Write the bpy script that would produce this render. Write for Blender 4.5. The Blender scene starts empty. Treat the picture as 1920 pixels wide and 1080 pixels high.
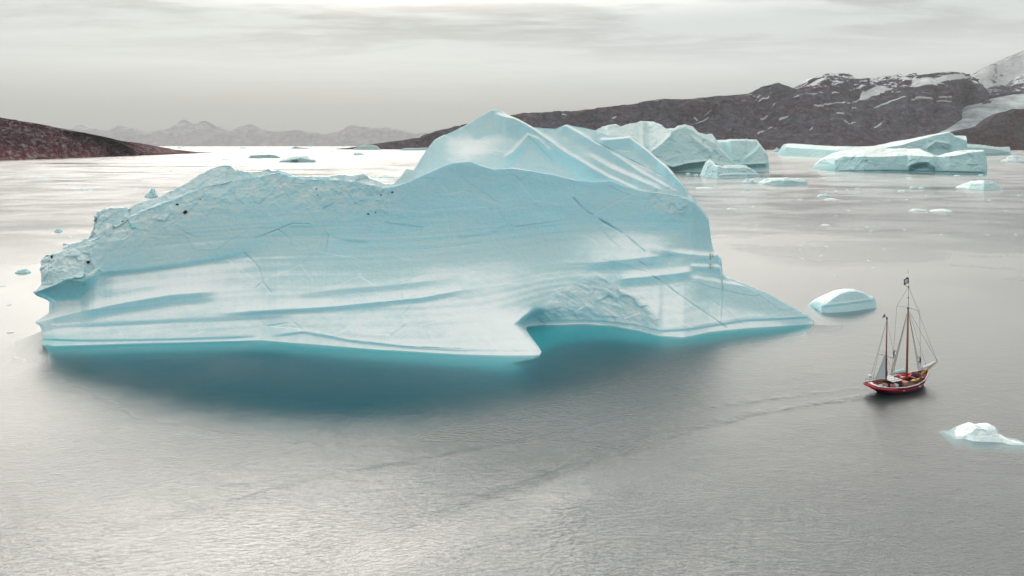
import bpy, bmesh, math, random
import numpy as np
from mathutils import Vector, Matrix

SC = bpy.context.scene
COL = SC.collection
random.seed(7)
RNG = np.random.default_rng(11)
R = math.radians

# ------------------------------------------------------------------ camera
F, HZ, CAM_H = 1280.0, 273.0, 50.0            # focal length and horizon row for a 1920x1080 frame
PITCH = R(2.0)                                # nearly level camera, cropped low: the masts stand upright
PY = HZ + F * math.tan(PITCH)                 # row of the optical axis
cam = bpy.data.cameras.new('camera')
cam.lens = 36.0 * F / 1920.0
cam.sensor_width = 36.0
cam.clip_start, cam.clip_end = 1.0, 200000.0
cam.shift_y = (PY - 540) / 1920.0
camo = bpy.data.objects.new('camera', cam)
COL.objects.link(camo)
camo.location = (0, 0, CAM_H)
camo.rotation_euler = (math.pi / 2 - PITCH, 0, 0)
SC.camera = camo

# ------------------------------------------------------------------ world
SUN_AZ, SUN_EL = R(-18), R(33)                # azimuth from +Y (ahead), negative = left
sun_dir = Vector((math.sin(SUN_AZ) * math.cos(SUN_EL), math.cos(SUN_AZ) * math.cos(SUN_EL), math.sin(SUN_EL)))
W = bpy.data.worlds.new('World')
SC.world = W
W.use_nodes = True
nt = W.node_tree
nt.nodes.clear()


class NT:
    """small helper for node trees"""
    def __init__(s, tree): s.t = tree
    def n(s, typ, **kw):
        nd = s.t.nodes.new(typ)
        for k, v in kw.items():
            if k.startswith('i_'):
                nd.inputs[k[2:].replace('_', ' ')].default_value = v
            else:
                setattr(nd, k, v)
        return nd
    def l(s, a, b): s.t.links.new(a, b)
    def math(s, op, a, b=None, c=None, clamp=False):
        nd = s.t.nodes.new('ShaderNodeMath'); nd.operation = op; nd.use_clamp = clamp
        for i, v in enumerate((a, b, c)):
            if v is None: continue
            if isinstance(v, (int, float)): nd.inputs[i].default_value = v
            else: s.l(v, nd.inputs[i])
        return nd.outputs[0]
    def mix(s, fac, a, b, blend='MIX'):
        nd = s.t.nodes.new('ShaderNodeMix'); nd.data_type = 'RGBA'; nd.blend_type = blend
        for sock, v in ((nd.inputs['Factor'], fac), (nd.inputs[6], a), (nd.inputs[7], b)):
            if isinstance(v, (int, float)): sock.default_value = v
            elif isinstance(v, tuple): sock.default_value = (*v, 1) if len(v) == 3 else v
            else: s.l(v, sock)
        return nd.outputs[2]
    def noise(s, vec, scale, detail=4, rough=0.5, lac=2.0, dist=0.0):
        nd = s.t.nodes.new('ShaderNodeTexNoise')
        nd.inputs['Scale'].default_value = scale; nd.inputs['Detail'].default_value = detail
        nd.inputs['Roughness'].default_value = rough; nd.inputs['Lacunarity'].default_value = lac
        nd.inputs['Distortion'].default_value = dist
        if vec is not None: s.l(vec, nd.inputs['Vector'])
        return nd.outputs['Fac']
    def ramp(s, fac, *stops, mode='LINEAR'):
        nd = s.t.nodes.new('ShaderNodeValToRGB'); cr = nd.color_ramp; cr.interpolation = mode
        while len(cr.elements) < len(stops): cr.elements.new(0.5)
        for e, (p, c) in zip(cr.elements, stops):
            e.position = p
            e.color = (c, c, c, 1) if isinstance(c, (int, float)) else (*c, 1)
        s.l(fac, nd.inputs['Fac'])
        return nd.outputs['Color']
    def mapr(s, v, a, b, c, d, typ='LINEAR'):
        nd = s.t.nodes.new('ShaderNodeMapRange'); nd.interpolation_type = typ
        s.l(v, nd.inputs['Value'])
        for i, x in zip((1, 2, 3, 4), (a, b, c, d)): nd.inputs[i].default_value = x
        return nd.outputs[0]
    def scalevec(s, vec, sc, rot=(0, 0, 0)):
        nd = s.t.nodes.new('ShaderNodeMapping'); nd.inputs['Scale'].default_value = sc; nd.inputs['Rotation'].default_value = rot
        s.l(vec, nd.inputs['Vector'])
        return nd.outputs[0]


w = NT(nt)
tc = w.n('ShaderNodeTexCoord')
sep = w.n('ShaderNodeSeparateXYZ'); w.l(tc.outputs['Generated'], sep.inputs[0])
el = sep.outputs['Z']
grad = w.ramp(el, (0.0, (0.47, 0.49, 0.46)), (0.05, (0.54, 0.56, 0.53)), (0.11, (0.80, 0.83, 0.80)), (0.17, (0.70, 0.74, 0.71)), (0.30, (0.95, 0.97, 0.94)),
              (0.60, (1.1, 1.1, 1.07)), (1.0, (1.1, 1.1, 1.07)))
# cloud deck: direction projected on a plane overhead
zz = w.math('ADD', w.math('MAXIMUM', el, 0.0), 0.05)
cx_ = w.math('DIVIDE', sep.outputs['X'], zz); cy_ = w.math('DIVIDE', sep.outputs['Y'], zz)
cv = w.n('ShaderNodeCombineXYZ'); w.l(cx_, cv.inputs[0]); w.l(cy_, cv.inputs[1])
c1 = w.noise(w.scalevec(cv.outputs[0], (0.55, 1.3, 1), (0, 0, 0.15)), 1.0, 7, 0.58, dist=0.6)
c2 = w.noise(w.scalevec(cv.outputs[0], (2.2, 4.5, 1), (0, 0, 0.25)), 1.0, 6, 0.6, dist=0.3)
cl = w.math('ADD', w.math('MULTIPLY', c1, 0.7), w.math('MULTIPLY', c2, 0.3))
cmask = w.math('MULTIPLY', w.mapr(cl, 0.42, 0.60, 0, 1, 'SMOOTHSTEP'), w.mapr(el, 0.11, 0.18, 0.15, 1))
dark = w.mix(w.math('MULTIPLY', cmask, 0.7), grad, (0.34, 0.35, 0.33))
wisp = w.math('MULTIPLY', w.mapr(c2, 0.56, 0.72, 0, 0.22, 'SMOOTHSTEP'), w.mapr(el, 0.03, 0.12, 0.2, 1))
skyc = w.mix(wisp, dark, (0.92, 0.93, 0.90))
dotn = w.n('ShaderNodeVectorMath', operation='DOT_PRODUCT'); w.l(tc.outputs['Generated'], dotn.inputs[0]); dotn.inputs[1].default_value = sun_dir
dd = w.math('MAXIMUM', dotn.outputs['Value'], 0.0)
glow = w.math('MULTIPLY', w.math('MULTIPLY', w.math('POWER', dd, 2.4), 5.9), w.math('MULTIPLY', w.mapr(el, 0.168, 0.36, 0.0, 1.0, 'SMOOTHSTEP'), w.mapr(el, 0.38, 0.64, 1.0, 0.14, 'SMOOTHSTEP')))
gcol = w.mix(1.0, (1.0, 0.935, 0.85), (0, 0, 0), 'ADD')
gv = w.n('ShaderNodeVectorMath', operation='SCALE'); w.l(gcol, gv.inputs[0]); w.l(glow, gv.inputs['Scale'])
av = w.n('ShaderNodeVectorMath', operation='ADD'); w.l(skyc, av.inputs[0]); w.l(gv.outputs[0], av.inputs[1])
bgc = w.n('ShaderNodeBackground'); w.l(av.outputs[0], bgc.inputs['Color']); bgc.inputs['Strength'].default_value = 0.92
nish = w.n('ShaderNodeTexSky'); nish.sky_type = 'NISHITA'; nish.sun_disc = False
nish.sun_elevation = SUN_EL; nish.sun_rotation = SUN_AZ; nish.dust_density = 3.0
bgn = w.n('ShaderNodeBackground'); w.l(nish.outputs[0], bgn.inputs['Color']); bgn.inputs['Strength'].default_value = 0.1
mixw = w.n('ShaderNodeMixShader'); mixw.inputs[0].default_value = 0.94
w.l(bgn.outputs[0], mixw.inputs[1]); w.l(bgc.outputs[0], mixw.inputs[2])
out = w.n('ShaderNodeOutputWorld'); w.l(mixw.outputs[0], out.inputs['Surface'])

# ------------------------------------------------------------------ sun and exposure
sl = bpy.data.lights.new('sun', 'SUN'); sl.energy = 0.5; sl.angle = R(40); sl.color = (1.0, 0.95, 0.87)
so = bpy.data.objects.new('sun', sl); COL.objects.link(so)
so.rotation_euler = (-sun_dir).to_track_quat('-Z', 'Y').to_euler()
SC.view_settings.view_transform = 'Standard'; SC.view_settings.look = 'None'
SC.view_settings.gamma = 1.0; SC.view_settings.use_curve_mapping = False
SC.view_settings.exposure = 0.28
SC.cycles.use_denoising = True
SC.cycles.max_bounces = 8
SC.cycles.transparent_max_bounces = 12
SC.cycles.volume_bounces = 0
SC.cycles.caustics_reflective = False

# ------------------------------------------------------------------ picture geometry
SP, CP = math.sin(PITCH), math.cos(PITCH)


def ray(px, py):
    cx = (np.asarray(px, float) - 960) / F; cy = (PY - np.asarray(py, float)) / F
    return cx, CP + cy * SP, -SP + cy * CP


def slope(py):
    cy = (PY - np.asarray(py, float)) / F
    return (-SP + cy * CP) / (CP + cy * SP)


def ground(px, py, z=0.0):
    cx, dy, dz = ray(px, py)
    t = (z - CAM_H) / dz
    return np.stack([cx * t, dy * t, np.full_like(t, z) if np.ndim(t) else z], -1)


def at(px, py, Y):
    cx, dy, dz = ray(px, py)
    return np.stack([cx * Y / dy, Y + 0 * cx, CAM_H + dz * Y / dy], -1)


def topix(P):
    P = np.asarray(P, float); X, Y, Z = P[..., 0], P[..., 1], P[..., 2] - CAM_H
    f = Y * CP - Z * SP; u = Y * SP + Z * CP
    return 960 + F * X / f, PY - F * u / f


# ------------------------------------------------------------------ noise
def _hash(ix, iy, iz, seed=0):
    h = (ix.astype(np.uint32) * np.uint32(374761393) + iy.astype(np.uint32) * np.uint32(668265263)
         + iz.astype(np.uint32) * np.uint32(2246822519) + np.uint32(seed * 3266489 + 977))
    h = (h ^ (h >> np.uint32(13))) * np.uint32(1274126177)
    h = (h ^ (h >> np.uint32(16))) * np.uint32(2654435761)
    return h ^ (h >> np.uint32(15))


def perlin(P, seed=0):
    P = np.asarray(P, np.float64)
    i = np.floor(P).astype(np.int64); f = P - i
    u = f * f * f * (f * (f * 6 - 15) + 10)
    res = 0.0
    for dx in (0, 1):
        wx = u[..., 0] if dx else 1 - u[..., 0]
        for dy in (0, 1):
            wy = u[..., 1] if dy else 1 - u[..., 1]
            for dz in (0, 1):
                wz = u[..., 2] if dz else 1 - u[..., 2]
                h = _hash(i[..., 0] + dx, i[..., 1] + dy, i[..., 2] + dz, seed)
                gx = (h & np.uint32(1023)) / 511.5 - 1; gy = ((h >> np.uint32(10)) & np.uint32(1023)) / 511.5 - 1
                gz = ((h >> np.uint32(20)) & np.uint32(1023)) / 511.5 - 1
                res = res + wx * wy * wz * (gx * (f[..., 0] - dx) + gy * (f[..., 1] - dy) + gz * (f[..., 2] - dz))
    return res


def fbm(P, octv=4, gain=0.5, seed=0, ridged=False):
    a, s, tot = 1.0, 0.0, 0.0
    P = np.asarray(P, float)
    for o in range(octv):
        n = perlin(P, seed + o)
        if ridged: n = 0.45 - np.abs(n) * 1.6
        s = s + a * n; tot += a
        a *= gain; P = P * 2.03 + 17.3
    return s / tot


def facets(P, seed=3):
    """blocky broken-ice relief: nearest seed's random plane"""
    P = np.asarray(P, float); i = np.floor(P).astype(np.int64)
    best = np.full(P.shape[:-1], 9e9); val = np.zeros(P.shape[:-1])
    for dx in (-1, 0, 1):
        for dy in (-1, 0, 1):
            for dz in (-1, 0, 1):
                c = i + np.array([dx, dy, dz])
                h = _hash(c[..., 0], c[..., 1], c[..., 2], seed)
                r = [((h >> np.uint32(s)) & np.uint32(255)) / 255.0 for s in (0, 8, 16, 24)]
                d = np.stack([P[..., k] - c[..., k] - r[k] for k in range(3)], -1)
                dist = (d * d).sum(-1)
                hh = (r[3] - 0.5) * 0.9 + d[..., 0] * (r[1] - .5) * 1.6 + d[..., 1] * (r[2] - .5) * 1.6 + d[..., 2] * (r[0] - .5) * 1.6
                m = dist < best
                best = np.where(m, dist, best); val = np.where(m, hh, val)
    return val


def sstep(a, b, x):
    t = np.clip((np.asarray(x, float) - a) / (b - a), 0, 1)
    return t * t * (3 - 2 * t)


def LI(pts):
    """polyline -> function y(x)"""
    p = np.array(pts, float)
    return lambda x: np.interp(x, p[:, 0], p[:, 1])


def gauss1(a, sig, axis=-1):
    if sig <= 0: return a
    n = int(max(1, math.ceil(sig * 3))); k = np.exp(-0.5 * (np.arange(-n, n + 1) / sig) ** 2); k /= k.sum()
    pad = [(0, 0)] * a.ndim; pad[axis] = (n, n)
    b = np.pad(a, pad, mode='edge')
    return np.apply_along_axis(lambda v: np.convolve(v, k, 'valid'), axis, b)


def gaussx(A, x, sig):
    """smooth rows of A sampled at uneven columns x by sig pixels"""
    A2 = np.atleast_2d(A); u = np.linspace(x[0], x[-1], int((x[-1] - x[0]) / 2) + 2)
    B = np.stack([np.interp(u, x, r) for r in A2]); B = gauss1(B, sig / (u[1] - u[0]), axis=1)
    B = np.stack([np.interp(x, u, r) for r in B])
    return B[0] if np.ndim(A) == 1 else B


def seg_dist(px, py, poly):
    """pixel distance to a polyline"""
    poly = np.array(poly, float); best = np.full(np.shape(px), 1e9)
    for (x1, y1), (x2, y2) in zip(poly[:-1], poly[1:]):
        vx, vy = x2 - x1, y2 - y1
        t = np.clip(((px - x1) * vx + (py - y1) * vy) / (vx * vx + vy * vy + 1e-9), 0, 1)
        best = np.minimum(best, np.hypot(px - x1 - t * vx, py - y1 - t * vy))
    return best


def in_poly(px, py, poly, soft=8):
    poly = np.array(poly, float); ins = np.zeros(np.shape(px), bool)
    j = len(poly) - 1
    for i in range(len(poly)):
        xi, yi = poly[i]; xj, yj = poly[j]
        c = ((yi > py) != (yj > py)) & (px < (xj - xi) * (py - yi) / (yj - yi + 1e-12) + xi)
        ins ^= c; j = i
    d = seg_dist(px, py, np.vstack([poly, poly[:1]]))
    return np.where(ins, sstep(-soft, soft, d), 1 - sstep(-soft, soft, d))


# ------------------------------------------------------------------ object helpers
def tag(o, label=None, cat=None, group=None, kind=None):
    if label: o['label'] = label
    if cat: o['category'] = cat
    if group: o['group'] = group
    if kind: o['kind'] = kind
    return o


def mesh_obj(name, verts, faces, mat, parent=None, smooth=True, attrs=None, flat_from=None):
    me = bpy.data.meshes.new(name)
    me.from_pydata([tuple(v) for v in verts] if not isinstance(verts, np.ndarray) else verts.tolist(), [], faces)
    if smooth:
        sm = np.ones(len(me.polygons), bool)
        if flat_from is not None: sm[flat_from:] = False
        me.polygons.foreach_set('use_smooth', sm)
    for k, v in (attrs or {}).items():
        at_ = me.attributes.new(k, 'FLOAT', 'POINT'); at_.data.foreach_set('value', np.asarray(v, np.float32).ravel())
    me.materials.append(mat)
    o = bpy.data.objects.new(name, me); COL.objects.link(o)
    if parent: o.parent = parent
    return o


def quad_mesh(name, verts, quads, mat, attrs=None, extra=None):
    """fast builder from numpy quads (+ optional list of triangles)"""
    me = bpy.data.meshes.new(name)
    tris = np.array(extra if extra is not None and len(extra) else np.zeros((0, 3)), np.int32)
    nv, nq, ntr = len(verts), len(quads), len(tris)
    me.vertices.add(nv); me.vertices.foreach_set('co', np.asarray(verts, np.float32).ravel())
    me.loops.add(nq * 4 + ntr * 3)
    me.loops.foreach_set('vertex_index', np.concatenate([np.asarray(quads, np.int32).ravel(), tris.ravel()]))
    me.polygons.add(nq + ntr)
    me.polygons.foreach_set('loop_start', np.concatenate([np.arange(nq) * 4, nq * 4 + np.arange(ntr) * 3]).astype(np.int32))
    me.polygons.foreach_set('use_smooth', np.concatenate([np.ones(nq, bool), np.zeros(ntr, bool)]))
    me.update(calc_edges=True); me.validate()
    for k, v in (attrs or {}).items():
        at_ = me.attributes.new(k, 'FLOAT', 'POINT'); at_.data.foreach_set('value', np.asarray(v, np.float32).ravel())
    me.materials.append(mat)
    o = bpy.data.objects.new(name, me); COL.objects.link(o)
    return o


# ------------------------------------------------------------------ materials
def new_mat(name):
    m = bpy.data.materials.new(name); m.use_nodes = True
    t = NT(m.node_tree); m.node_tree.nodes.clear()
    o = t.n('ShaderNodeOutputMaterial')
    return m, t, o


def make_ice(name, blue=(0.47, 0.81, 0.91), pale=(0.53, 0.73, 0.765), white=(0.82, 0.875, 0.875), bump=0.36, scale=1.0):
    m, t, o = new_mat(name)
    geo = t.n('ShaderNodeNewGeometry'); pos = geo.outputs['Position']
    crack = t.n('ShaderNodeAttribute', attribute_name='crack').outputs['Fac']
    rough = t.n('ShaderNodeAttribute', attribute_name='rough').outputs['Fac']
    deep = t.n('ShaderNodeAttribute', attribute_name='deep').outputs['Fac']
    sepn = t.n('ShaderNodeSeparateXYZ'); t.l(geo.outputs['Normal'], sepn.inputs[0])
    big = t.noise(t.scalevec(pos, (0.02 * scale, 0.03 * scale, 0.05 * scale)), 1.0, 5, 0.55)
    fine = t.noise(pos, 0.35 * scale, 6, 0.65)
    strat = t.noise(t.scalevec(pos, (0.012 * scale, 0.03 * scale, 0.55 * scale), (0, R(-3), 0)), 1.0, 4, 0.6)
    # snow dust clings to what faces up; bare blue ice on steep faces
    s = t.math('ADD', sepn.outputs['Z'], t.math('MULTIPLY', t.math('SUBTRACT', big, 0.5), 0.75))
    s = t.math('ADD', s, t.math('MULTIPLY', t.math('SUBTRACT', fine, 0.5), 0.35))
    s = t.math('ADD', s, t.math('MULTIPLY', t.math('SUBTRACT', strat, 0.5), 0.22))
    c = t.mix(t.mapr(s, 0.0, 0.5, 0, 1, 'SMOOTHSTEP'), blue, pale)
    c = t.mix(t.mapr(s, 0.52, 0.95, 0, 1, 'SMOOTHSTEP'), c, white)
    c = t.mix(t.math('MULTIPLY', rough, t.mapr(fine, 0.40, 0.64, 0, 0.55)), c, white)
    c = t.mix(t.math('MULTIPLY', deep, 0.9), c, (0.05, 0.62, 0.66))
    c = t.mix(t.math('MULTIPLY', crack, 0.7), c, (0.12, 0.47, 0.56))
    mott = t.noise(pos, 1.6 * scale, 6, 0.7)
    c = t.mix(t.mapr(mott, 0.48, 0.72, 0, 0.32), c, white)
    c = t.mix(t.mapr(mott, 0.44, 0.26, 0, 0.22), c, tuple(x * 0.72 for x in blue))
    b = t.n('ShaderNodeBsdfPrincipled')
    t.l(c, b.inputs['Base Color'])
    b.inputs['Roughness'].default_value = 0.62
    b.inputs['IOR'].default_value = 1.31
    b.inputs['Specular IOR Level'].default_value = 0.35
    b.inputs['Subsurface Weight'].default_value = 0.55; b.inputs['Subsurface Radius'].default_value = (0.5, 0.85, 1.0); b.inputs['Subsurface Scale'].default_value = 0.5 / scale
    n1 = t.noise(pos, 0.9 * scale, 8, 0.68)
    n2 = t.noise(t.scalevec(pos, (0.25 * scale, 0.4 * scale, 1.6 * scale), (0, R(-5), 0)), 1.0, 5, 0.6)
    h = t.math('ADD', t.math('MULTIPLY', n1, t.math('ADD', 0.45, t.math('MULTIPLY', rough, 1.4))), t.math('MULTIPLY', n2, 0.25))
    bp = t.n('ShaderNodeBump'); bp.inputs['Strength'].default_value = bump; bp.inputs['Distance'].default_value = 1.0 / scale
    t.l(h, bp.inputs['Height']); t.l(bp.outputs[0], b.inputs['Normal'])
    t.l(b.outputs[0], o.inputs['Surface'])
    return m


ICE = make_ice('ice')
ICE_FAR = make_ice('far_ice', blue=(0.46, 0.78, 0.82), pale=(0.56, 0.76, 0.78), white=(0.72, 0.80, 0.79), scale=0.25, bump=0.45)


def make_rock(name, base, red, grey, snow_amt=0.0, scale=1.0, snow_lo=0, snow_hi=1, slope_lo=0.55, snow_col=(0.66, 0.69, 0.72)):
    m, t, o = new_mat(name)
    geo = t.n('ShaderNodeNewGeometry'); pos = geo.outputs['Position']
    sepn = t.n('ShaderNodeSeparateXYZ'); t.l(geo.outputs['Normal'], sepn.inputs[0])
    sepp = t.n('ShaderNodeSeparateXYZ'); t.l(pos, sepp.inputs[0])
    n1 = t.noise(pos, 0.0045 * scale, 6, 0.62, dist=0.3)
    n2 = t.noise(pos, 0.030 * scale, 5, 0.62)
    n3 = t.noise(t.scalevec(pos, (1, 1, 2.2), (0, R(25), 0)), 0.012 * scale, 6, 0.65, dist=0.8)
    lowz = t.mapr(t.math('ADD', sepp.outputs['Z'], t.math('MULTIPLY', t.math('SUBTRACT', n3, 0.5), 300 / scale)), 0, 170 / scale, 0.85, 0.0)
    c = t.mix(t.math('MAXIMUM', t.mapr(n1, 0.47, 0.58, 0, 0.6), lowz), base, red)
    c = t.mix(t.mapr(n3, 0.50, 0.60, 0, 0.9), c, grey)
    c = t.mix(t.mapr(n2, 0.34, 0.54, 0.7, 0.0), c, tuple(x * 0.22 for x in base))
    c = t.mix(t.math('MULTIPLY', t.mapr(n2, 0.56, 0.70, 0.0, 0.55), t.mapr(n1, 0.35, 0.6, 0.2, 1)), c, tuple(min(1, x * 1.9) for x in grey))
    if snow_amt > 0:
        s = t.math('ADD', sepn.outputs['Z'], t.math('MULTIPLY', t.math('SUBTRACT', n3, 0.5), 1.1))
        s = t.math('ADD', s, t.math('MULTIPLY', t.math('SUBTRACT', n1, 0.5), 0.9))
        hgt = t.mapr(sepp.outputs['Z'], snow_lo, snow_hi, -0.45, 0.28)
        s = t.math('ADD', s, hgt)
        sm = t.math('MULTIPLY', t.mapr(s, slope_lo, slope_lo + 0.10, 0, 1), snow_amt)
        c = t.mix(sm, c, snow_col)
        att = t.n('ShaderNodeAttribute', attribute_name='snow').outputs['Fac']
        att = t.math('MULTIPLY', att, t.mapr(n2, 0.3, 0.42, 0.55, 1))
        c = t.mix(t.math('MULTIPLY', att, 0.92), c, (0.66, 0.69, 0.71))
    b = t.n('ShaderNodeBsdfPrincipled'); t.l(c, b.inputs['Base Color'])
    b.inputs['Roughness'].default_value = 0.95; b.inputs['Specular IOR Level'].default_value = 0.1
    bp = t.n('ShaderNodeBump'); bp.inputs['Strength'].default_value = 0.8; bp.inputs['Distance'].default_value = 14 / scale
    t.l(t.math('ADD', n2, t.math('MULTIPLY', n3, 1.5)), bp.inputs['Height']); t.l(bp.outputs[0], b.inputs['Normal'])
    t.l(b.outputs[0], o.inputs['Surface'])
    return m


def plain(name, col, rough=0.6, var=0.25, scale=3.0, metal=0.0, bump=0.15, coat=0.0):
    m, t, o = new_mat(name)
    tcn = t.n('ShaderNodeTexCoord')
    n1 = t.noise(tcn.outputs['Object'], scale, 5, 0.6)
    n2 = t.noise(tcn.outputs['Object'], scale * 6, 3, 0.6)
    c = t.mix(t.mapr(n1, 0.3, 0.7, 0, var), col, tuple(x * 0.45 for x in col))
    c = t.mix(t.mapr(n2, 0.55, 0.8, 0, var * 0.6), c, tuple(min(1, x * 1.3 + 0.03) for x in col))
    b = t.n('ShaderNodeBsdfPrincipled'); t.l(c, b.inputs['Base Color'])
    b.inputs['Roughness'].default_value = rough; b.inputs['Metallic'].default_value = metal
    b.inputs['Coat Weight'].default_value = coat
    bp = t.n('ShaderNodeBump'); bp.inputs['Strength'].default_value = bump; bp.inputs['Distance'].default_value = 0.02
    t.l(n2, bp.inputs['Height']); t.l(bp.outputs[0], b.inputs['Normal'])
    t.l(b.outputs[0], o.inputs['Surface'])
    return m


# ------------------------------------------------------------------ water
WATER_POW = 5.0


def make_water():
    m, t, o = new_mat('sea_water')
    geo = t.n('ShaderNodeNewGeometry'); pos = geo.outputs['Position']
    sp = t.n('ShaderNodeSeparateXYZ'); t.l(pos, sp.inputs[0])
    dv = t.n('ShaderNodeVectorMath', operation='DISTANCE'); t.l(pos, dv.inputs[0]); dv.inputs[1].default_value = (-10, 40, 0)
    dist = dv.outputs['Value']
    # wind-ruffled water near, calm water in the reflection outline and far away
    gust = t.noise(t.scalevec(pos, (0.012, 0.022, 1), (0, 0, R(25))), 1.0, 4, 0.55, dist=0.6)
    amp = t.math('MULTIPLY', t.mapr(dist, 70, 230, 1.5, 0.12, 'SMOOTHSTEP'), t.mapr(gust, 0.35, 0.65, 0.55, 1.15))
    off_reflection = t.math('SUBTRACT', 1.0, t.n('ShaderNodeAttribute', attribute_name='dark_reflection').outputs['Fac'])   # iceberg's dark reflection outline: calmer and tinted water inside
    amp = t.math('MULTIPLY', amp, t.mapr(off_reflection, 0, 1, 0.6, 1.7))
    far = t.mapr(dist, 150, 700, 1.0, 0.30)
    amp = t.math('MULTIPLY', amp, far)
    r1 = t.noise(t.scalevec(pos, (0.95, 1.9, 1), (0, 0, R(-28))), 1.0, 3, 0.55, dist=0.7)
    r2 = t.noise(t.scalevec(pos, (2.9, 5.6, 1), (0, 0, R(-18))), 1.0, 3, 0.6, dist=0.5)
    r3 = t.noise(t.scalevec(pos, (0.16, 0.30, 1), (0, 0, R(-35))), 1.0, 2, 0.5, dist=0.4)
    h = t.math('ADD', t.math('MULTIPLY', r1, 0.42), t.math('MULTIPLY', r2, 0.13))
    h = t.math('ADD', h, t.math('MULTIPLY', r3, 0.55))
    wk = t.n('ShaderNodeAttribute', attribute_name='wake').outputs['Fac']
    slick = t.n('ShaderNodeAttribute', attribute_name='slick').outputs['Fac']
    amp = t.math('MULTIPLY', amp, t.math('SUBTRACT', 1.0, t.math('MULTIPLY', slick, 0.4)))
    amp = t.math('ADD', amp, t.math('MULTIPLY', wk, 3.4))
    h = t.math('MULTIPLY', h, amp)
    bp = t.n('ShaderNodeBump'); bp.inputs['Strength'].default_value = 1.0; bp.inputs['Distance'].default_value = 0.11
    t.l(h, bp.inputs['Height'])
    nrm = bp.outputs[0]
    # reflectance of a wind-ruffled sea: weaker towards grazing than a flat mirror's
    dn = t.n('ShaderNodeVectorMath', operation='DOT_PRODUCT'); t.l(nrm, dn.inputs[0]); t.l(geo.outputs['Incoming'], dn.inputs[1])
    cosv = t.math('MINIMUM', t.math('ABSOLUTE', dn.outputs['Value']), 1.0)
    refl = t.math('ADD', t.math('ADD', 0.065, t.math('MULTIPLY', off_reflection, 0.095)), t.math('MULTIPLY', t.math('POWER', t.math('SUBTRACT', 1.0, cosv), 5.8), 0.83), clamp=True)
    gl = t.n('ShaderNodeBsdfGlossy'); calm = t.noise(t.scalevec(pos, (0.0022, 0.007, 1), (0, 0, R(4))), 1.0, 4, 0.55); cfac = t.math('SUBTRACT', 1.0, t.math('MULTIPLY', t.mapr(calm, 0.55, 0.64, 0, 0.3, 'SMOOTHSTEP'), t.mapr(dist, 350, 700, 0, 1))); t.l(t.math('MULTIPLY', cfac, t.math('ADD', t.math('ADD', 0.05, t.math('MULTIPLY', t.math('MULTIPLY', off_reflection, t.mapr(dist, 50, 82, 0.07, 0.28)), t.mapr(dist, 120, 480, 1.0, 0.42))), t.math('MULTIPLY', t.mapr(dist, 110, 300, 0, 1, 'SMOOTHSTEP'), t.mapr(gust, 0.40, 0.60, 0.02, 0.06, 'SMOOTHSTEP')))), gl.inputs['Roughness']); t.l(nrm, gl.inputs['Normal'])
    tr = t.n('ShaderNodeBsdfTransparent'); tr.inputs['Color'].default_value = (0.80, 0.97, 0.98, 1)
    df = t.n('ShaderNodeBsdfDiffuse'); df.inputs['Color'].default_value = (0.02, 0.24, 0.33, 1)
    t.l(t.mix(off_reflection, (0.02, 0.24, 0.33), (0.085, 0.135, 0.145)), df.inputs['Color'])  # dark reflection put into the water colour: teal inside its outline
    body = t.n('ShaderNodeMixShader'); body.inputs[0].default_value = 0.28
    t.l(tr.outputs[0], body.inputs[1]); t.l(df.outputs[0], body.inputs[2])
    mx = t.n('ShaderNodeMixShader'); t.l(refl, mx.inputs[0]); t.l(body.outputs[0], mx.inputs[1]); t.l(gl.outputs[0], mx.inputs[2])
    t.l(mx.outputs[0], o.inputs['Surface'])
    va = t.n('ShaderNodeVolumeAbsorption'); va.inputs['Color'].default_value = (0.05, 0.74, 0.77, 1); va.inputs['Density'].default_value = 0.32
    t.l(va.outputs[0], o.inputs['Volume'])
    return m


def axis(lo, hi, step, out_lo, out_hi, grow=1.16):
    mid = np.arange(lo, hi + 1e-6, step)
    a, s, x = [], step, mid[-1]
    while x < out_hi: s *= grow; x = min(x + s, out_hi); a.append(x)
    b, s, x = [], step, lo
    while x > out_lo: s *= grow; x = max(x - s, out_lo); b.append(x)
    return np.concatenate([b[::-1], mid, a])


BOAT_A = ground(1650, 738)[:2]; BOAT_B = ground(1738, 720)[:2]


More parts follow.
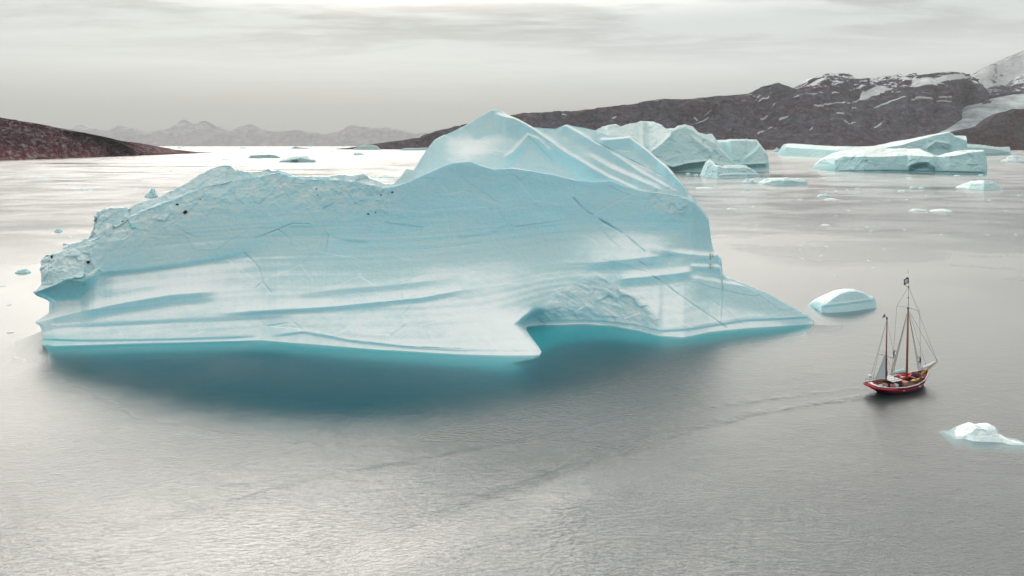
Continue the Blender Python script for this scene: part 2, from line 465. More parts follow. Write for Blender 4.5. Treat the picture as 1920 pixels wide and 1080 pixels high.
def build_water():
    xs = axis(-128, 125, 0.42, -52000, 52000); ys = axis(58, 190, 0.42, -150, 64000)
    X, Y = np.meshgrid(xs, ys)
    Z = np.zeros_like(X); WK = np.zeros_like(X); SLK = np.zeros_like(X)
    P = np.stack([X, Y, Z], -1)
    near = (X > -127) & (X < 124) & (Y > 59) & (Y < 189)

    def wline(pix, width, amp, seed, fade=True):
        g = ground(np.array([p[0] for p in pix], float), np.array([p[1] for p in pix], float))[:, :2]
        wob = fbm(np.stack([X[near] * .15, Y[near] * .15, 0 * X[near] + seed], -1), 3) * 2.2
        d = seg_dist(X[near], Y[near], g) + wob
        run = np.hypot(X[near] - g[0, 0], Y[near] - g[0, 1]) / np.hypot(*(g[-1] - g[0]))
        keepw = (1 - sstep(0.45, 1.0, run)) * 0.85 + 0.15 * (1 - sstep(.9, 1, run))
        mod = 0.55 + 1.6 * fbm(np.stack([X[near] * .35, Y[near] * .35, 0 * X[near] + seed + 9], -1), 3)
        fine = 0.6 + 1.5 * perlin(np.stack([X[near] * 1.1, Y[near] * 1.1, 0 * X[near] + seed], -1))
        Z[near] += amp * np.exp(-(d / width) ** 2) * np.clip(mod, 0, 2) * fine * keepw
        WK[near] = np.maximum(WK[near], np.exp(-(d / (width * .8)) ** 2) * np.clip(mod, 0, 1.2) * amp / 0.085 * keepw)
        return g

    g1 = wline([(1628, 742), (1560, 752), (1480, 764), (1400, 779), (1300, 803), (1220, 828), (1120, 860), (1020, 895), (900, 938), (780, 975), (690, 996)], 1.15, 0.085, 3)
    wline([(1618, 728), (1500, 740), (1400, 753), (1300, 768), (1200, 783), (1100, 806), (1000, 826), (860, 850), (720, 876), (640, 890), (520, 915), (400, 950), (260, 980), (80, 1030)], 0.9, 0.055, 5)
    low = np.vstack([g1 + np.array([1.5, -4.0]) * (0.4 + 1.1 * np.linspace(0, 1, len(g1)))[:, None]])
    wob = fbm(np.stack([X[near] * .08, Y[near] * .08, 0 * X[near] + 40], -1), 4) * 7
    SLK[near] = (1 - sstep(1.5, 6.5, seg_dist(X[near], Y[near], low) + wob))
    shp = np.array([(70, 640), (78, 655), (180, 705), (330, 765), (480, 792), (620, 798), (760, 785), (900, 762), (1050, 725), (1180, 672), (1290, 645), (1540, 612), (1545, 590), (800, 560), (100, 590)], float)  # outline of the dark reflection below the iceberg
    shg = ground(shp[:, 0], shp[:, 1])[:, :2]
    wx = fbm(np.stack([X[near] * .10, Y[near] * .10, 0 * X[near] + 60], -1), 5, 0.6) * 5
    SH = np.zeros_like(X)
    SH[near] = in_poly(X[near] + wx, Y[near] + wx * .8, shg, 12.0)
    # diverging bow wave to starboard
    arm = ground(np.array([1660., 1640., 1590., 1520., 1450., 1380., 1310.]), np.array([770., 830., 890., 940., 990., 1050., 1110.]))[:, :2]
    d = seg_dist(X[near], Y[near], arm)
    u = X[near] * 0.93 - Y[near] * 0.37
    Z[near] += 0.022 * np.exp(-(d / 5.5) ** 2) * np.sin(u * 2 * math.pi / 1.9 + 2.5 * fbm(np.stack([X[near] * .06, Y[near] * .06, 0 * X[near]], -1), 2)) * sstep(0, 12, np.hypot(X[near] - arm[0, 0], Y[near] - arm[0, 1]) + 3)
    ny, nx = X.shape
    P = np.stack([X, Y, Z], -1).reshape(-1, 3)
    idx = np.arange(nx * ny).reshape(ny, nx)
    quads = np.stack([idx[:-1, :-1], idx[:-1, 1:], idx[1:, 1:], idx[1:, :-1]], -1).reshape(-1, 4)
    # close the body of water: sides and bottom
    rim = np.concatenate([idx[0, :], idx[1:, -1], idx[-1, -2::-1], idx[-2:0:-1, 0]])
    low = P[rim].copy(); low[:, 2] = -30
    b0 = len(P); nr = len(rim)
    ctr = np.array([[0, 30000, -30.0]])
    P = np.vstack([P, low, ctr])
    k = np.arange(nr); k2 = (k + 1) % nr
    side = np.stack([rim[k], b0 + k, b0 + k2, rim[k2]], -1)
    tri = np.stack([b0 + k2, b0 + k, np.full(nr, b0 + nr)], -1)
    o = quad_mesh('water', P, np.vstack([quads, side]), make_water(), extra=tri, attrs={'dark_reflection': np.concatenate([SH.ravel(), np.zeros(nr + 1)]), 'wake': np.concatenate([WK.ravel(), np.zeros(nr + 1)]), 'slick': np.concatenate([SLK.ravel(), np.zeros(nr + 1)])})
    tag(o, kind='structure')
    return o


build_water()

# ------------------------------------------------------------------ relief builder
GRIDS = {}


def relief(name, mat, x0, yw, yr, yt, thB, thD, gap, thick, nB=60, nD=20, nE=14, nC=4, Y0=None, warp=None, under=8.0, shelf=3.0,
           disp=None, ridge_smooth=0, smooth_u=0.0, cap=True, back_z=None, blend=None, soft_foot=0, cap_in=0.0, inward=0.0):
    """A solid mass of ice or rock: every column climbs from the waterline yw over a front crest yr to the skyline yt,
    leaning back by the angles thB / thD (degrees from vertical), then falls away behind to the water."""
    nc = len(x0); x0 = np.asarray(x0, float)
    tB = np.linspace(0, 1, nB + 1)[:, None]
    ypx = yw + (yr - yw) * tB
    xpx = np.broadcast_to(x0, ypx.shape).copy()
    if warp is not None: xpx = xpx + warp(xpx, ypx)
    m = slope(ypx)
    YB = np.zeros_like(ypx)
    YB[0] = (-CAM_H / m[0]) if Y0 is None else Y0
    th = np.tan(np.radians(thB(xpx, ypx, np.broadcast_to(tB, ypx.shape))))
    for i in range(nB):
        tt = 0.5 * (th[i] + th[i + 1]); mm = 0.5 * (m[i] + m[i + 1])
        YB[i + 1] = YB[i] * (1 + np.clip(tt * (m[i + 1] - m[i]) / np.maximum(0.15, 1 - mm * tt), -0.02, 0.05))
    if ridge_smooth > 0:
        Yr = YB[-1]; Ys = gaussx(Yr, x0, ridge_smooth)
        wgt = sstep(0.0, 0.75, tB)
        YB = YB * (1 + wgt * (Ys / Yr - 1) * (1 - sstep(1230, 1300, x0))[None, :])
    if smooth_u > 0:
        YB[1:] = gauss1(YB[1:], smooth_u, axis=1)
    if blend is not None:
        for lo, hi, y_top, y_bot, sg in blend:
            cs = np.where((x0 > lo - 3 * sg) & (x0 < hi + 3 * sg))[0]
            yg = np.arange(y_top, y_bot + 1.0, 2.0)
            T = np.stack([np.interp(yg, ypx[::-1, c], YB[::-1, c]) for c in cs], 1)
            Tm = gaussx(T, x0[cs], sg)
            xc = x0[cs]
            wx = (sstep(lo - sg, lo + sg, xc) * (1 - sstep(hi - sg, hi + sg, xc)))[None, :]
            wy = (1 - sstep(y_bot - 34, y_bot, yg))[:, None]
            dT = (Tm - T) * wx * wy
            for k, c in enumerate(cs):
                YB[:, c] += np.interp(ypx[:, c], yg, dT[:, k], right=0.0)
    PB = at(xpx, ypx, YB)
    # skyline sheet
    tD = np.linspace(0, 1, nD + 1)[:, None]
    yD = yr + (np.minimum(yt, yr - 0.6) - yr) * tD
    xD = xpx[-1] + 0 * yD
    mD = slope(yD); YD = np.zeros_like(yD); YD[0] = YB[-1] + gap
    thd = np.tan(np.radians(thD(xD, yD, np.broadcast_to(tD, yD.shape))))
    for i in range(nD):
        tt = 0.5 * (thd[i] + thd[i + 1]); mm = 0.5 * (mD[i] + mD[i + 1])
        YD[i + 1] = YD[i] * (1 + np.clip(tt * (mD[i + 1] - mD[i]) / np.maximum(0.15, 1 - mm * tt), -0.02, 0.06))
    if smooth_u > 0: YD = gauss1(YD, smooth_u, axis=1)
    PD = at(xD, yD, YD)
    s = np.linspace(0, 1, nC + 2)[1:-1][:, None, None]
    PC = PB[-1] * (1 - s) + PD[0] * s
    PC[..., 2] -= (np.asarray(gap) * 0.35)[None, :] * 4 * s[..., 0] * (1 - s[..., 0])
    # back side
    zt = PD[-1][:, 2]
    zb = -under if back_z is None else back_z
    s = np.linspace(0, 1, nE + 1)[1:][:, None]
    YE = PD[-1][:, 1] + np.asarray(thick) * s ** 0.8
    ZE = zt * (1 - s ** 1.7) + zb * s ** 1.7
    XE = PD[-1][:, 0] + np.asarray(inward) * s
    PE = np.stack([XE, YE, ZE], -1)
    rows = [PB, PC, PD, PE]; zone = [np.ones(nB + 1), np.full(nC, 2), np.full(nD + 1, 3), np.full(nE, 4)]
    px = [xpx, np.broadcast_to(xpx[-1], (nC, nc)), xD, np.broadcast_to(xD[-1], (nE, nc))]
    py = [ypx, np.broadcast_to(ypx[-1], (nC, nc)), yD, np.broadcast_to(yD[-1], (nE, nc))]
    if under > 0 and Y0 is None:
        nA = 9
        s = np.linspace(1, 0, nA + 1)[:-1][:, None]
        zA = -(0.50 * s + 0.20 * np.asarray(shelf).max() * 0.55 * s ** 2.2 + under * sstep(0.75, 1.0, s))
        out = np.broadcast_to(np.asarray(shelf, float), (nc,)) * s ** 0.85
        PA = np.stack([PB[0][:, 0] * (1 - out / PB[0][:, 1]), PB[0][:, 1] - out, zA + 0 * out], -1)
        if soft_foot:
            for i in range(nA):
                for c in range(3):
                    PA[i, :, c] = gaussx(PA[i, :, c], x0, 1 + soft_foot * float(sstep(0, .6, s[i, 0])))
        rows.insert(0, PA); zone.insert(0, np.zeros(nA))
        px.insert(0, np.broadcast_to(xpx[0], (nA, nc))); py.insert(0, np.broadcast_to(ypx[0], (nA, nc)))
    P = np.concatenate(rows, 0); zone = np.concatenate(zone); px = np.concatenate(px, 0); py = np.concatenate(py, 0)
    du = np.gradient(P, axis=1); dv = np.gradient(P, axis=0)
    N = np.cross(du, dv); N /= np.linalg.norm(N, axis=-1, keepdims=True) + 1e-9
    attrs = {}
    if disp is not None:
        P, attrs = disp(P, N, px, py, zone)
    nr = P.shape[0]
    idx = np.arange(nr * nc).reshape(nr, nc)
    q = np.stack([idx[:-1, :-1], idx[:-1, 1:], idx[1:, 1:], idx[1:, :-1]], -1).reshape(-1, 4)
    qb = np.stack([idx[-1, :-1], idx[-1, 1:], idx[0, 1:], idx[0, :-1]], -1)
    V = P.reshape(-1, 3)
    tris = []
    for col, flip in ((idx[:, 0], False), (idx[:, -1], True)):
        c = len(V); cc = V[col].mean(0, keepdims=True)
        if cap_in:
            cc[0, 0] += cap_in * (1 if col[0] == 0 else -1); cc[0, 1] = V[col][:, 1].max() - 1.0; cc[0, 2] = 6.0 if col[0] == 0 else -2.0
        V = np.vstack([V, cc])
        a, b = col, np.roll(col, -1)
        tris.append(np.stack([b, a, np.full(nr, c)] if flip else [a, b, np.full(nr, c)], -1))
    at_ = {k: np.concatenate([v.ravel(), [0, 0]]) for k, v in attrs.items()}
    o = quad_mesh(name, V, np.vstack([q, qb]), mat, attrs=at_, extra=np.vstack(tris))
    GRIDS[o.name] = (px, py, P, zone)
    return o


def pick(oname, x, y):
    """point of a built relief that shows at a picture position"""
    px, py, P, zone = GRIDS[oname]
    d = np.hypot(px - x, py - y) + np.where((zone == 1) | (zone == 3), 0, 1e6)[:, None]
    i, j = np.unravel_index(np.argmin(d), d.shape)
    return Vector(P[i, j])


def band(theta, xpx, ypx, line, up=None, dn=None, fade=25, edge=1.0):
    """ledge: flat tread above a lip line, steep or undercut face below it. up/dn = (height px, angle)"""
    p = np.array(line, float); xl, xr = p[0, 0], p[-1, 0]
    dy = ypx - np.interp(xpx, p[:, 0], p[:, 1])
    fx = sstep(xl, xl + fade, xpx) * (1 - sstep(xr - fade, xr, xpx)) if fade > 0 else ((xpx >= xl) & (xpx <= xr)).astype(float)
    if up:
        wgt = fx * sstep(-up[0], -up[0] * 0.35, dy) * (1 - sstep(-edge * .5, edge * .5, dy))
        theta = theta * (1 - wgt) + up[1] * wgt
    if dn:
        wgt = fx * (1 - sstep(dn[0] * 0.45, dn[0], dy)) * sstep(-edge * .5, edge * .5, dy)
        theta = theta * (1 - wgt) + dn[1] * wgt
    return theta


# ------------------------------------------------------------------ mountains
def terrain(name, mat, top, water, x_lo, x_hi, n, nB, th, thick, amp, wl, seed, Y0=None, snow=None, jitter=0.0, back_z=-4.0, aniso=(1, 1, 1)):
    x0 = np.linspace(x_lo, x_hi, n)
    yt = LI(top)(x0); yw = LI(water)(x0)
    if jitter: yt = yt + jitter * fbm(np.stack([x0 * 0.05, 0 * x0 + seed, 0 * x0], -1), 5, 0.6) * sstep(0, 12, yw - yt)
    yt = np.minimum(yt, yw - 0.8)
    y0 = None if Y0 is None else np.broadcast_to(np.asarray(Y0, float), x0.shape)

    def thB(x, y, t):
        return th(x, y, t) + 16 * fbm(np.stack([x * 0.03, y * 0.05, 0 * x + seed], -1), 4)

    def disp(P, N, px, py, zone):
        Q = P * np.array(aniso) / wl
        n_ = fbm(Q, 6, 0.55, seed, ridged=True) * amp
        t = np.clip((P[..., 2] + 0.02 * amp) / (amp * 0.5), 0.0, 1)
        f = t * np.where(zone == 4, 0.5, 1)[:, None]
        # keep the skyline where it is: displace mostly in plan there
        Dv = N * (n_ * f)[..., None]
        top_w = np.exp(-np.abs(py - np.broadcast_to(yt, py.shape)) / 8.0)
        Dv[..., 2] *= 1 - 0.93 * top_w
        P = P + Dv
        at_ = {'snow': snow(px, py) if snow else np.zeros(px.shape)}
        return P, at_
    return relief(name, mat, x0, yw, yt + 0.6, yt, thB, lambda x, y, t: 60 + 0 * x, np.full(n, 1.0), np.full(n, thick), nB=nB, nD=1, nE=8, nC=1,
                  Y0=y0, under=0, disp=disp, back_z=back_z, smooth_u=2.0)


ROCK_L = make_rock('headland_rock', (0.085, 0.040, 0.052), (0.16, 0.040, 0.050), (0.26, 0.215, 0.22), scale=2.2)
ROCK_R = make_rock('mountain_rock', (0.068, 0.064, 0.088), (0.090, 0.045, 0.060), (0.12, 0.125, 0.15), snow_amt=0.95, scale=0.55, snow_lo=350, snow_hi=1150, slope_lo=0.93)
ROCK_FAR = make_rock('distant_rock', (0.36, 0.33, 0.37), (0.38, 0.34, 0.37), (0.42, 0.40, 0.43), snow_amt=0.8, scale=0.06, snow_lo=600, snow_hi=2600, slope_lo=0.80)  # far haze put into the colour: paler than bare rock
ROCK_MOUND = make_rock('mound_rock', (0.050, 0.042, 0.052), (0.10, 0.035, 0.042), (0.08, 0.08, 0.09), scale=0.8)

left_top = [(-420, 130), (-200, 178), (-80, 212), (0, 226), (15, 227), (30, 233), (60, 236), (90, 243), (125, 248), (150, 258), (165, 262), (195, 262), (225, 268), (240, 272), (260, 277), (282, 280), (300, 284), (345, 287)]
left_wat = [(-420, 312), (0, 300), (100, 297.5), (180, 294), (230, 291.5), (300, 289), (345, 288)]
tag(terrain('rocky_headland', ROCK_L, left_top, left_wat, -420, 345, 620, 110, lambda x, y, t: 62 - 18 * t, 700, 120, 150, 21, jitter=7), kind='structure')

right_top = [(630, 279), (655, 277), (690, 272), (720, 267), (750, 264), (790, 258), (830, 245), (860, 237), (880, 233), (930, 225), (960, 216), (985, 212), (1040, 211), (1100, 207), (1150, 201), (1200, 195), (1240, 188), (1290, 187), (1340, 182), (1380, 180), (1410, 175), (1438, 166), (1444, 160), (1455, 158), (1475, 163), (1490, 168), (1515, 162), (1530, 150), (1546, 139), (1560, 137), (1590, 138), (1602, 147), (1640, 146), (1660, 143), (1690, 140), (1730, 141), (1770, 138), (1800, 138), (1820, 144), (1835, 160), (1848, 180), (1853, 189), (1857, 235), (1861, 268), (1960, 276), (2100, 277)]
right_wat = [(630, 280), (2100, 280.6)]
snow_fields = [
    [(1597, 191), (1612, 182), (1618, 170), (1640, 166), (1675, 172), (1650, 179), (1625, 186), (1605, 192)],
    [(1698, 172), (1715, 163), (1722, 155), (1760, 150), (1790, 142), (1815, 146), (1770, 158), (1750, 168), (1720, 175)],
]
streaks = [[(1522, 211), (1560, 205), (1590, 195), (1605, 190)], [(1640, 201), (1665, 197), (1690, 195)], [(1703, 197), (1738, 191)], [(1745, 200), (1772, 196)], [(1300, 225), (1306, 231)], [(1315, 221), (1322, 215)], [(1305, 238), (1323, 227)],
           [(1412, 199), (1418, 194)], [(1420, 202), (1433, 193)], [(1461, 227), (1473, 224)], [(1440, 243), (1455, 237)], [(1517, 247), (1522, 244)], [(1578, 238), (1590, 242)], [(1592, 240), (1607, 238)], [(1640, 238), (1652, 233)], [(1598, 209), (1606, 208)],
           [(1444, 212), (1452, 206)], [(1055, 226), (1063, 225)], [(1148, 227), (1152, 223)], [(1230, 197), (1242, 194)], [(1168, 200), (1180, 198)], [(1425, 227), (1436, 223)], [(1419, 257), (1431, 250)], [(1494, 197), (1500, 195)], [(1676, 184), (1685, 184)], [(1762, 188), (1772, 186)], [(1570, 223), (1578, 222)]]


def right_snow(px, py):
    s = np.zeros(px.shape)
    m = (py < 262) & (px > 1040) & (px < 1830)
    xx, yy = px[m], py[m]
    wob = 3.0 * fbm(np.stack([xx * .09, yy * .2, 0 * xx], -1), 4)
    v = np.zeros(xx.shape)
    for f in snow_fields: v = np.maximum(v, sstep(0.35, 0.65, in_poly(xx + wob, yy + wob * .6, f, 2.0)))
    for f in streaks: v = np.maximum(v, (1 - sstep(0.5, 1.7, seg_dist(xx, yy + wob * .6, f))) * 1.0)
    s[m] = v
    return s


def right_th(x, y, t):
    th = 58 - 20 * t
    th = th + 8 * sstep(1300, 1500, x)
    th = band(th, x, y, [(1200, 200), (1260, 205), (1300, 205), (1330, 200)], dn=(45, 22), fade=30, edge=8)
    th = band(th, x, y, [(1720, 175), (1770, 160), (1820, 150), (1850, 185)], dn=(60, 25), fade=25, edge=8)
    fl = sstep(1770, 1810, x) * (1 - sstep(0.25, 0.5, t))
    return th * (1 - fl) + 76 * fl


tag(terrain('mountain', ROCK_R, right_top, right_wat, 630, 2100, 1250, 150, right_th, 3000, 430, 1100, 5, snow=right_snow, jitter=3.0), kind='structure')

far_top = [(-500, 252), (-100, 240), (60, 252), (110, 250), (150, 235), (170, 240), (200, 247), (225, 236), (250, 243), (285, 249), (318, 240), (345, 224), (362, 233), (385, 226), (410, 240), (432, 249), (455, 238), (470, 234), (490, 242), (520, 247), (560, 245), (600, 252), (635, 249), (660, 235), (690, 241), (720, 239), (745, 244), (780, 252), (815, 247), (840, 243), (880, 250), (1000, 246), (1200, 240), (1900, 235)]
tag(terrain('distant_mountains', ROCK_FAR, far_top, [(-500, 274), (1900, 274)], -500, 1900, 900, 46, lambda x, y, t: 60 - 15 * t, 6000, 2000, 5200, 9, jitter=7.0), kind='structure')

# glacier flowing down behind the right-hand mountain, the dark mound before it, the snow peak behind
GL, t_, o_ = new_mat('glacier_ice')
g_ = t_.n('ShaderNodeNewGeometry')
gn = t_.noise(t_.scalevec(g_.outputs['Position'], (0.004, 0.0015, 0.004), (0, 0, R(-20))), 1.0, 8, 0.65, dist=0.5)
gb = t_.n('ShaderNodeBsdfPrincipled'); gb.inputs['Roughness'].default_value = 0.85
t_.l(t_.ramp(gn, (0.38, (0.16, 0.19, 0.21)), (0.5, (0.32, 0.37, 0.385)), (0.62, (0.48, 0.54, 0.555))), gb.inputs['Base Color'])
gbp = t_.n('ShaderNodeBump'); gbp.inputs['Distance'].default_value = 30; t_.l(gn, gbp.inputs['Height']); t_.l(gbp.outputs[0], gb.inputs['Normal'])
t_.l(gb.outputs[0], o_.inputs['Surface'])
tag(terrain('glacier', GL, [(1780, 246), (1797, 238), (1818, 214), (1838, 200), (1853, 190), (1870, 184), (1900, 177), (1960, 172), (2100, 165)], [(1780, 250), (1820, 246), (1870, 232), (1930, 222), (2100, 215)], 1780, 2100, 180, 50, lambda x, y, t: 74 + 0 * x, 2000, 26, 350, 14, Y0=8600, back_z=0.0), kind='structure')
tag(terrain('rocky_mound', ROCK_MOUND, [(1755, 274), (1790, 249), (1815, 242), (1840, 238), (1862, 230), (1873, 216), (1885, 210), (1905, 205), (1940, 203), (2100, 190)], [(1755, 281), (2100, 281)], 1755, 2100, 260, 70, lambda x, y, t: 44 - 8 * t, 800, 240, 520, 33, jitter=4), kind='structure')
ROCK_SNOW = make_rock('snow_peak_rock', (0.16, 0.16, 0.18), (0.18, 0.17, 0.19), (0.24, 0.24, 0.26), snow_amt=0.95, scale=0.16, snow_lo=-3000, snow_hi=1400, slope_lo=0.66, snow_col=(0.50, 0.53, 0.54))
tag(terrain('snowy_mountain', ROCK_SNOW, [(1770, 200), (1800, 168), (1825, 142), (1850, 126), (1880, 112), (1915, 98), (1960, 80), (2100, 40)], [(1770, 215), (2100, 200)], 1770, 2100, 260, 90, lambda x, y, t: 55 + 0 * x, 2500, 260, 1500, 41, Y0=12500, jitter=6, back_z=0.0), kind='structure')
tag(terrain('rocky_ridge', ROCK_R, [(1830, 186), (1845, 171), (1858, 163), (1875, 160), (1890, 165), (1898, 158), (1912, 143), (1935, 134), (2100, 110)], [(1830, 188), (1870, 180), (1900, 177), (2100, 170)], 1830, 2100, 160, 40, lambda x, y, t: 52 + 0 * x, 800, 120, 500, 52, Y0=10500, jitter=6, back_z=0.0), kind='structure')

# ------------------------------------------------------------------ the great iceberg
def cols(lo, hi, n, dense=()):
    xs = np.linspace(lo, hi, 6000); dens = np.ones_like(xs)
    for c, wdt, k in dense: dens += k * np.exp(-((xs - c) / wdt) ** 2)
    cum = np.cumsum(dens); cum = (cum - cum[0]) / (cum[-1] - cum[0])
    return np.interp(np.linspace(0, 1, n), cum, xs)


XL, XR = 62.0, 1526.0
x0 = cols(XL, XR, 980, [(1000, 10, 4), (1333, 10, 4), (70, 20, 2), (178, 8, 2)])
water_line = [(62, 647), (90, 648), (200, 645), (350, 641), (490, 637), (560, 643), (650, 650), (760, 658), (860, 664), (940, 666.5), (975, 666.5), (988, 665), (995, 660), (998, 650), (1001, 630), (1004, 617), (1010, 610.5), (1030, 608), (1100, 607), (1150, 610.5), (1200, 620), (1235, 629), (1280, 632), (1330, 622), (1400, 615), (1526, 607.5)]
ridge_line = [(62, 478), (84, 476), (110, 470), (140, 462), (165, 452), (186, 444), (200, 428), (240, 408), (270, 395), (330, 372), (380, 350), (430, 338), (470, 334), (500, 326), (520, 322), (545, 330), (570, 334), (620, 336), (650, 338), (690, 344), (720, 352), (745, 348), (772, 338), (800, 325), (825, 314), (850, 304.5), (880, 302.5), (905, 311), (925, 317), (960, 315), (1000, 321), (1040, 328), (1075, 337), (1110, 341), (1145, 339), (1175, 350), (1200, 357), (1240, 362), (1275, 367), (1300, 378), (1318, 396), (1329, 413), (1333, 450), (1337, 470), (1346, 479), (1351, 484), (1354, 516), (1362, 523), (1400, 538), (1440, 553), (1480, 575), (1515, 594), (1526, 603)]
top_line = [(62, 475), (84, 474), (100, 465), (140, 455), (152, 452), (157, 449), (165, 448), (174, 424), (180, 399), (195, 393), (240, 391), (252, 384), (300, 369), (330, 354), (380, 325), (405, 312), (420, 308), (432, 310), (440, 318), (470, 323), (494, 320), (502, 315), (512, 320), (522, 318.5), (540, 324), (552, 332), (580, 330), (612, 332), (650, 328), (675, 329), (682, 326), (690, 333), (720, 345), (738, 345), (752, 330), (762, 316), (775, 319), (784, 305), (800, 280), (815, 262), (840, 250), (870, 237), (900, 218), (922, 206), (935, 206), (952, 215), (965, 220), (985, 230), (1000, 238), (1040, 240), (1052, 236), (1062, 232.5), (1085, 237), (1115, 243), (1140, 254), (1180, 254.5), (1195, 265), (1210, 277), (1247, 307), (1280, 343), (1296, 366), (1318, 394), (1329, 410), (1333, 447), (1337, 467), (1346, 477), (1351, 482), (1354, 514), (1362, 520), (1400, 534), (1440, 550), (1480, 572), (1515, 592), (1526, 601)]
yw = LI(water_line)(x0); yr = LI(ridge_line)(x0); yt = LI(top_line)(x0)
cr = sstep(80, 150, x0) * (1 - sstep(700, 770, x0))
yt = yt + cr * (3.5 * fbm(np.stack([x0 * .09, 0 * x0, 0 * x0], -1), 4, 0.6))
yr = yr + cr * (5 * fbm(np.stack([x0 * .05, 0 * x0 + 8, 0 * x0], -1), 4, 0.55))
yt = np.minimum(yt, yr - 0.7)
left_edge = np.array([(648, 80), (640, 79), (630, 80), (618, 78), (610, 74), (606, 66), (603, 66), (595, 78), (586, 91), (575, 92), (566, 92), (560, 80), (556, 70), (550, 60), (547, 60), (540, 70), (530, 78), (520, 80), (510, 78), (495, 81), (478, 84), (470, 88), (462, 100)])[::-1].astype(float)


def warp_main(x, y):
    dl = np.interp(y, left_edge[:, 0], left_edge[:, 1]) - XL
    wl = np.clip(1 - (x - XL) / 110.0, 0, 1) ** 1.5
    sh = np.clip((y - 637) / 28.5, -1, 1) * 26 * np.exp(-((x - 1000) / 60) ** 2) * sstep(575, 612, y)
    return dl * wl + sh


YR_SOFT = gaussx(yr, x0, 42) * sstep(1150, 1240, x0) + yr * (1 - sstep(1150, 1240, x0))


def th_main(x, y, t):
    yw_ = np.interp(x, x0, yw); yr_ = np.interp(x, x0, YR_SOFT)
    h = np.clip((y - yr_) / np.maximum(4, yw_ - yr_), 0, 1)       # 0 at crest, 1 at water
    th = 8 + 44 * sstep(0.18, 0.72, h)
    th = th + 6 * fbm(np.stack([x * .006, y * .012, 0 * x], -1), 3)
    # broken crest on the left half is laid back
    crest = sstep(70, 180, x) * (1 - sstep(420, 760, x))
    th = th + crest * 18 * (1 - sstep(0.0, 0.35, h))
    # left overhanging block
    blk = (1 - sstep(150, 195, x))
    lip = np.interp(x, [60, 85, 110, 130, 150, 185], [551, 541, 531, 523, 520, 512])
    th = np.where(y < lip, th * (1 - blk) + 38 * blk, th)
    bot = np.interp(x, [60, 92, 150, 172, 185], [556, 566, 560, 540, 520])
    und = blk * sstep(-1, 1, y - lip) * (1 - sstep(-2, 4, y - bot))
    th = th * (1 - und) - 40 * und
    apr = blk * sstep(0, 5, y - bot) * (1 - sstep(590, 608, y))
    th = th * (1 - apr) + 42 * apr
    # long undercut band across the left face
    th = band(th, x, y, [(160, 514), (200, 509), (260, 503), (330, 494), (400, 483), (440, 474), (490, 455)], up=(26, 14), dn=(10, -34), fade=40)
    th = band(th, x, y, [(185, 522), (260, 514), (330, 506), (420, 494), (500, 470)], dn=(30, 52), fade=40, edge=3)
    th = band(th, x, y, [(62, 606), (90, 599), (145, 586), (200, 574), (250, 565), (320, 553), (420, 545)], up=(20, 62), dn=(26, 6), fade=55)
    th = band(th, x, y, [(66, 612), (120, 609), (250, 603), (420, 596), (560, 588)], up=(4, 40), dn=(8, 12), fade=70, edge=3)
    th = band(th, x, y, [(400, 590), (480, 583), (600, 576), (700, 567), (790, 558), (860, 545), (930, 535), (1010, 529)], up=(20, 66), dn=(12, -4), fade=80)
    th = band(th, x, y, [(540, 552), (640, 543), (760, 532), (860, 520)], up=(14, 58), dn=(12, 24), fade=80, edge=4)
    th = band(th, x, y, [(420, 480), (470, 462), (520, 434), (548, 420), (578, 420), (600, 440)], up=(8, 22), dn=(9, -14), fade=30, edge=2)
    th = band(th, x, y, [(590, 432), (612, 436), (640, 446), (700, 452)], up=(6, 20), dn=(7, -8), fade=25, edge=2)
    # wave-cut notch above the water
    th = band(th, x, y, [(62, 634), (150, 637), (260, 636), (380, 633), (490, 629)], up=(5, 50), dn=(4, -20), fade=50, edge=2)
    th = band(th, x, y, [(500, 630), (570, 621), (650, 637), (760, 649), (860, 655), (960, 656), (1030, 655)], up=(10, 58), dn=(5, -18), fade=40, edge=2)
    # staircase ledges on the right
    th = band(th, x, y, [(1085, 494), (1100, 493), (1170, 487), (1245, 479), (1258, 478)], up=(80, 60), dn=(24, 3), fade=24)
    th = band(th, x, y, [(1150, 527), (1175, 522), (1240, 516), (1297, 509), (1306, 508)], up=(16, 68), dn=(22, 2), fade=22)
    th = band(th, x, y, [(1215, 462), (1250, 470), (1290, 477), (1330, 480), (1353, 479)], up=(12, 66), dn=(15, 4), fade=14)
    th = band(th, x, y, [(1290, 499), (1320, 500), (1345, 501), (1358, 502)], up=(8, 68), dn=(14, 4), fade=12)
    th = band(th, x, y, [(1285, 520), (1330, 527), (1400, 538), (1440, 552), (1490, 582), (1530, 604)], up=(10, 66), dn=(50, 30), fade=26, edge=3)
    # slab under the right shoulder
    th = band(th, x, y, [(1180, 392), (1240, 405), (1300, 385), (1334, 412)], dn=(46, 2), fade=20, edge=6)
    # arch of broken ice above the recessed water
    arch = in_poly(x, y, [(1012, 608), (1018, 575), (1040, 545), (1080, 528), (1115, 515), (1150, 535), (1200, 560), (1235, 600), (1240, 628), (1180, 614), (1100, 604)], 7)
    th = th * (1 - arch) + 24 * arch
    th = band(th, x, y, [(1005, 586), (1017, 572), (1040, 545), (1080, 528), (1115, 514), (1145, 530)], up=(10, 62), dn=(10, -12), fade=8, edge=2)
    th = band(th, x, y, [(1000, 600), (1060, 599), (1130, 600), (1190, 607), (1240, 619), (1290, 616), (1400, 599), (1526, 593)], up=(6, 40), dn=(5, -14), fade=10, edge=2)
    foot = sstep(760, 930, x) * (1 - sstep(1001, 1010, x)) * sstep(470, 520, y)
    th = th * (1 - 0.85 * foot) + 60 * 0.85 * foot
    return th


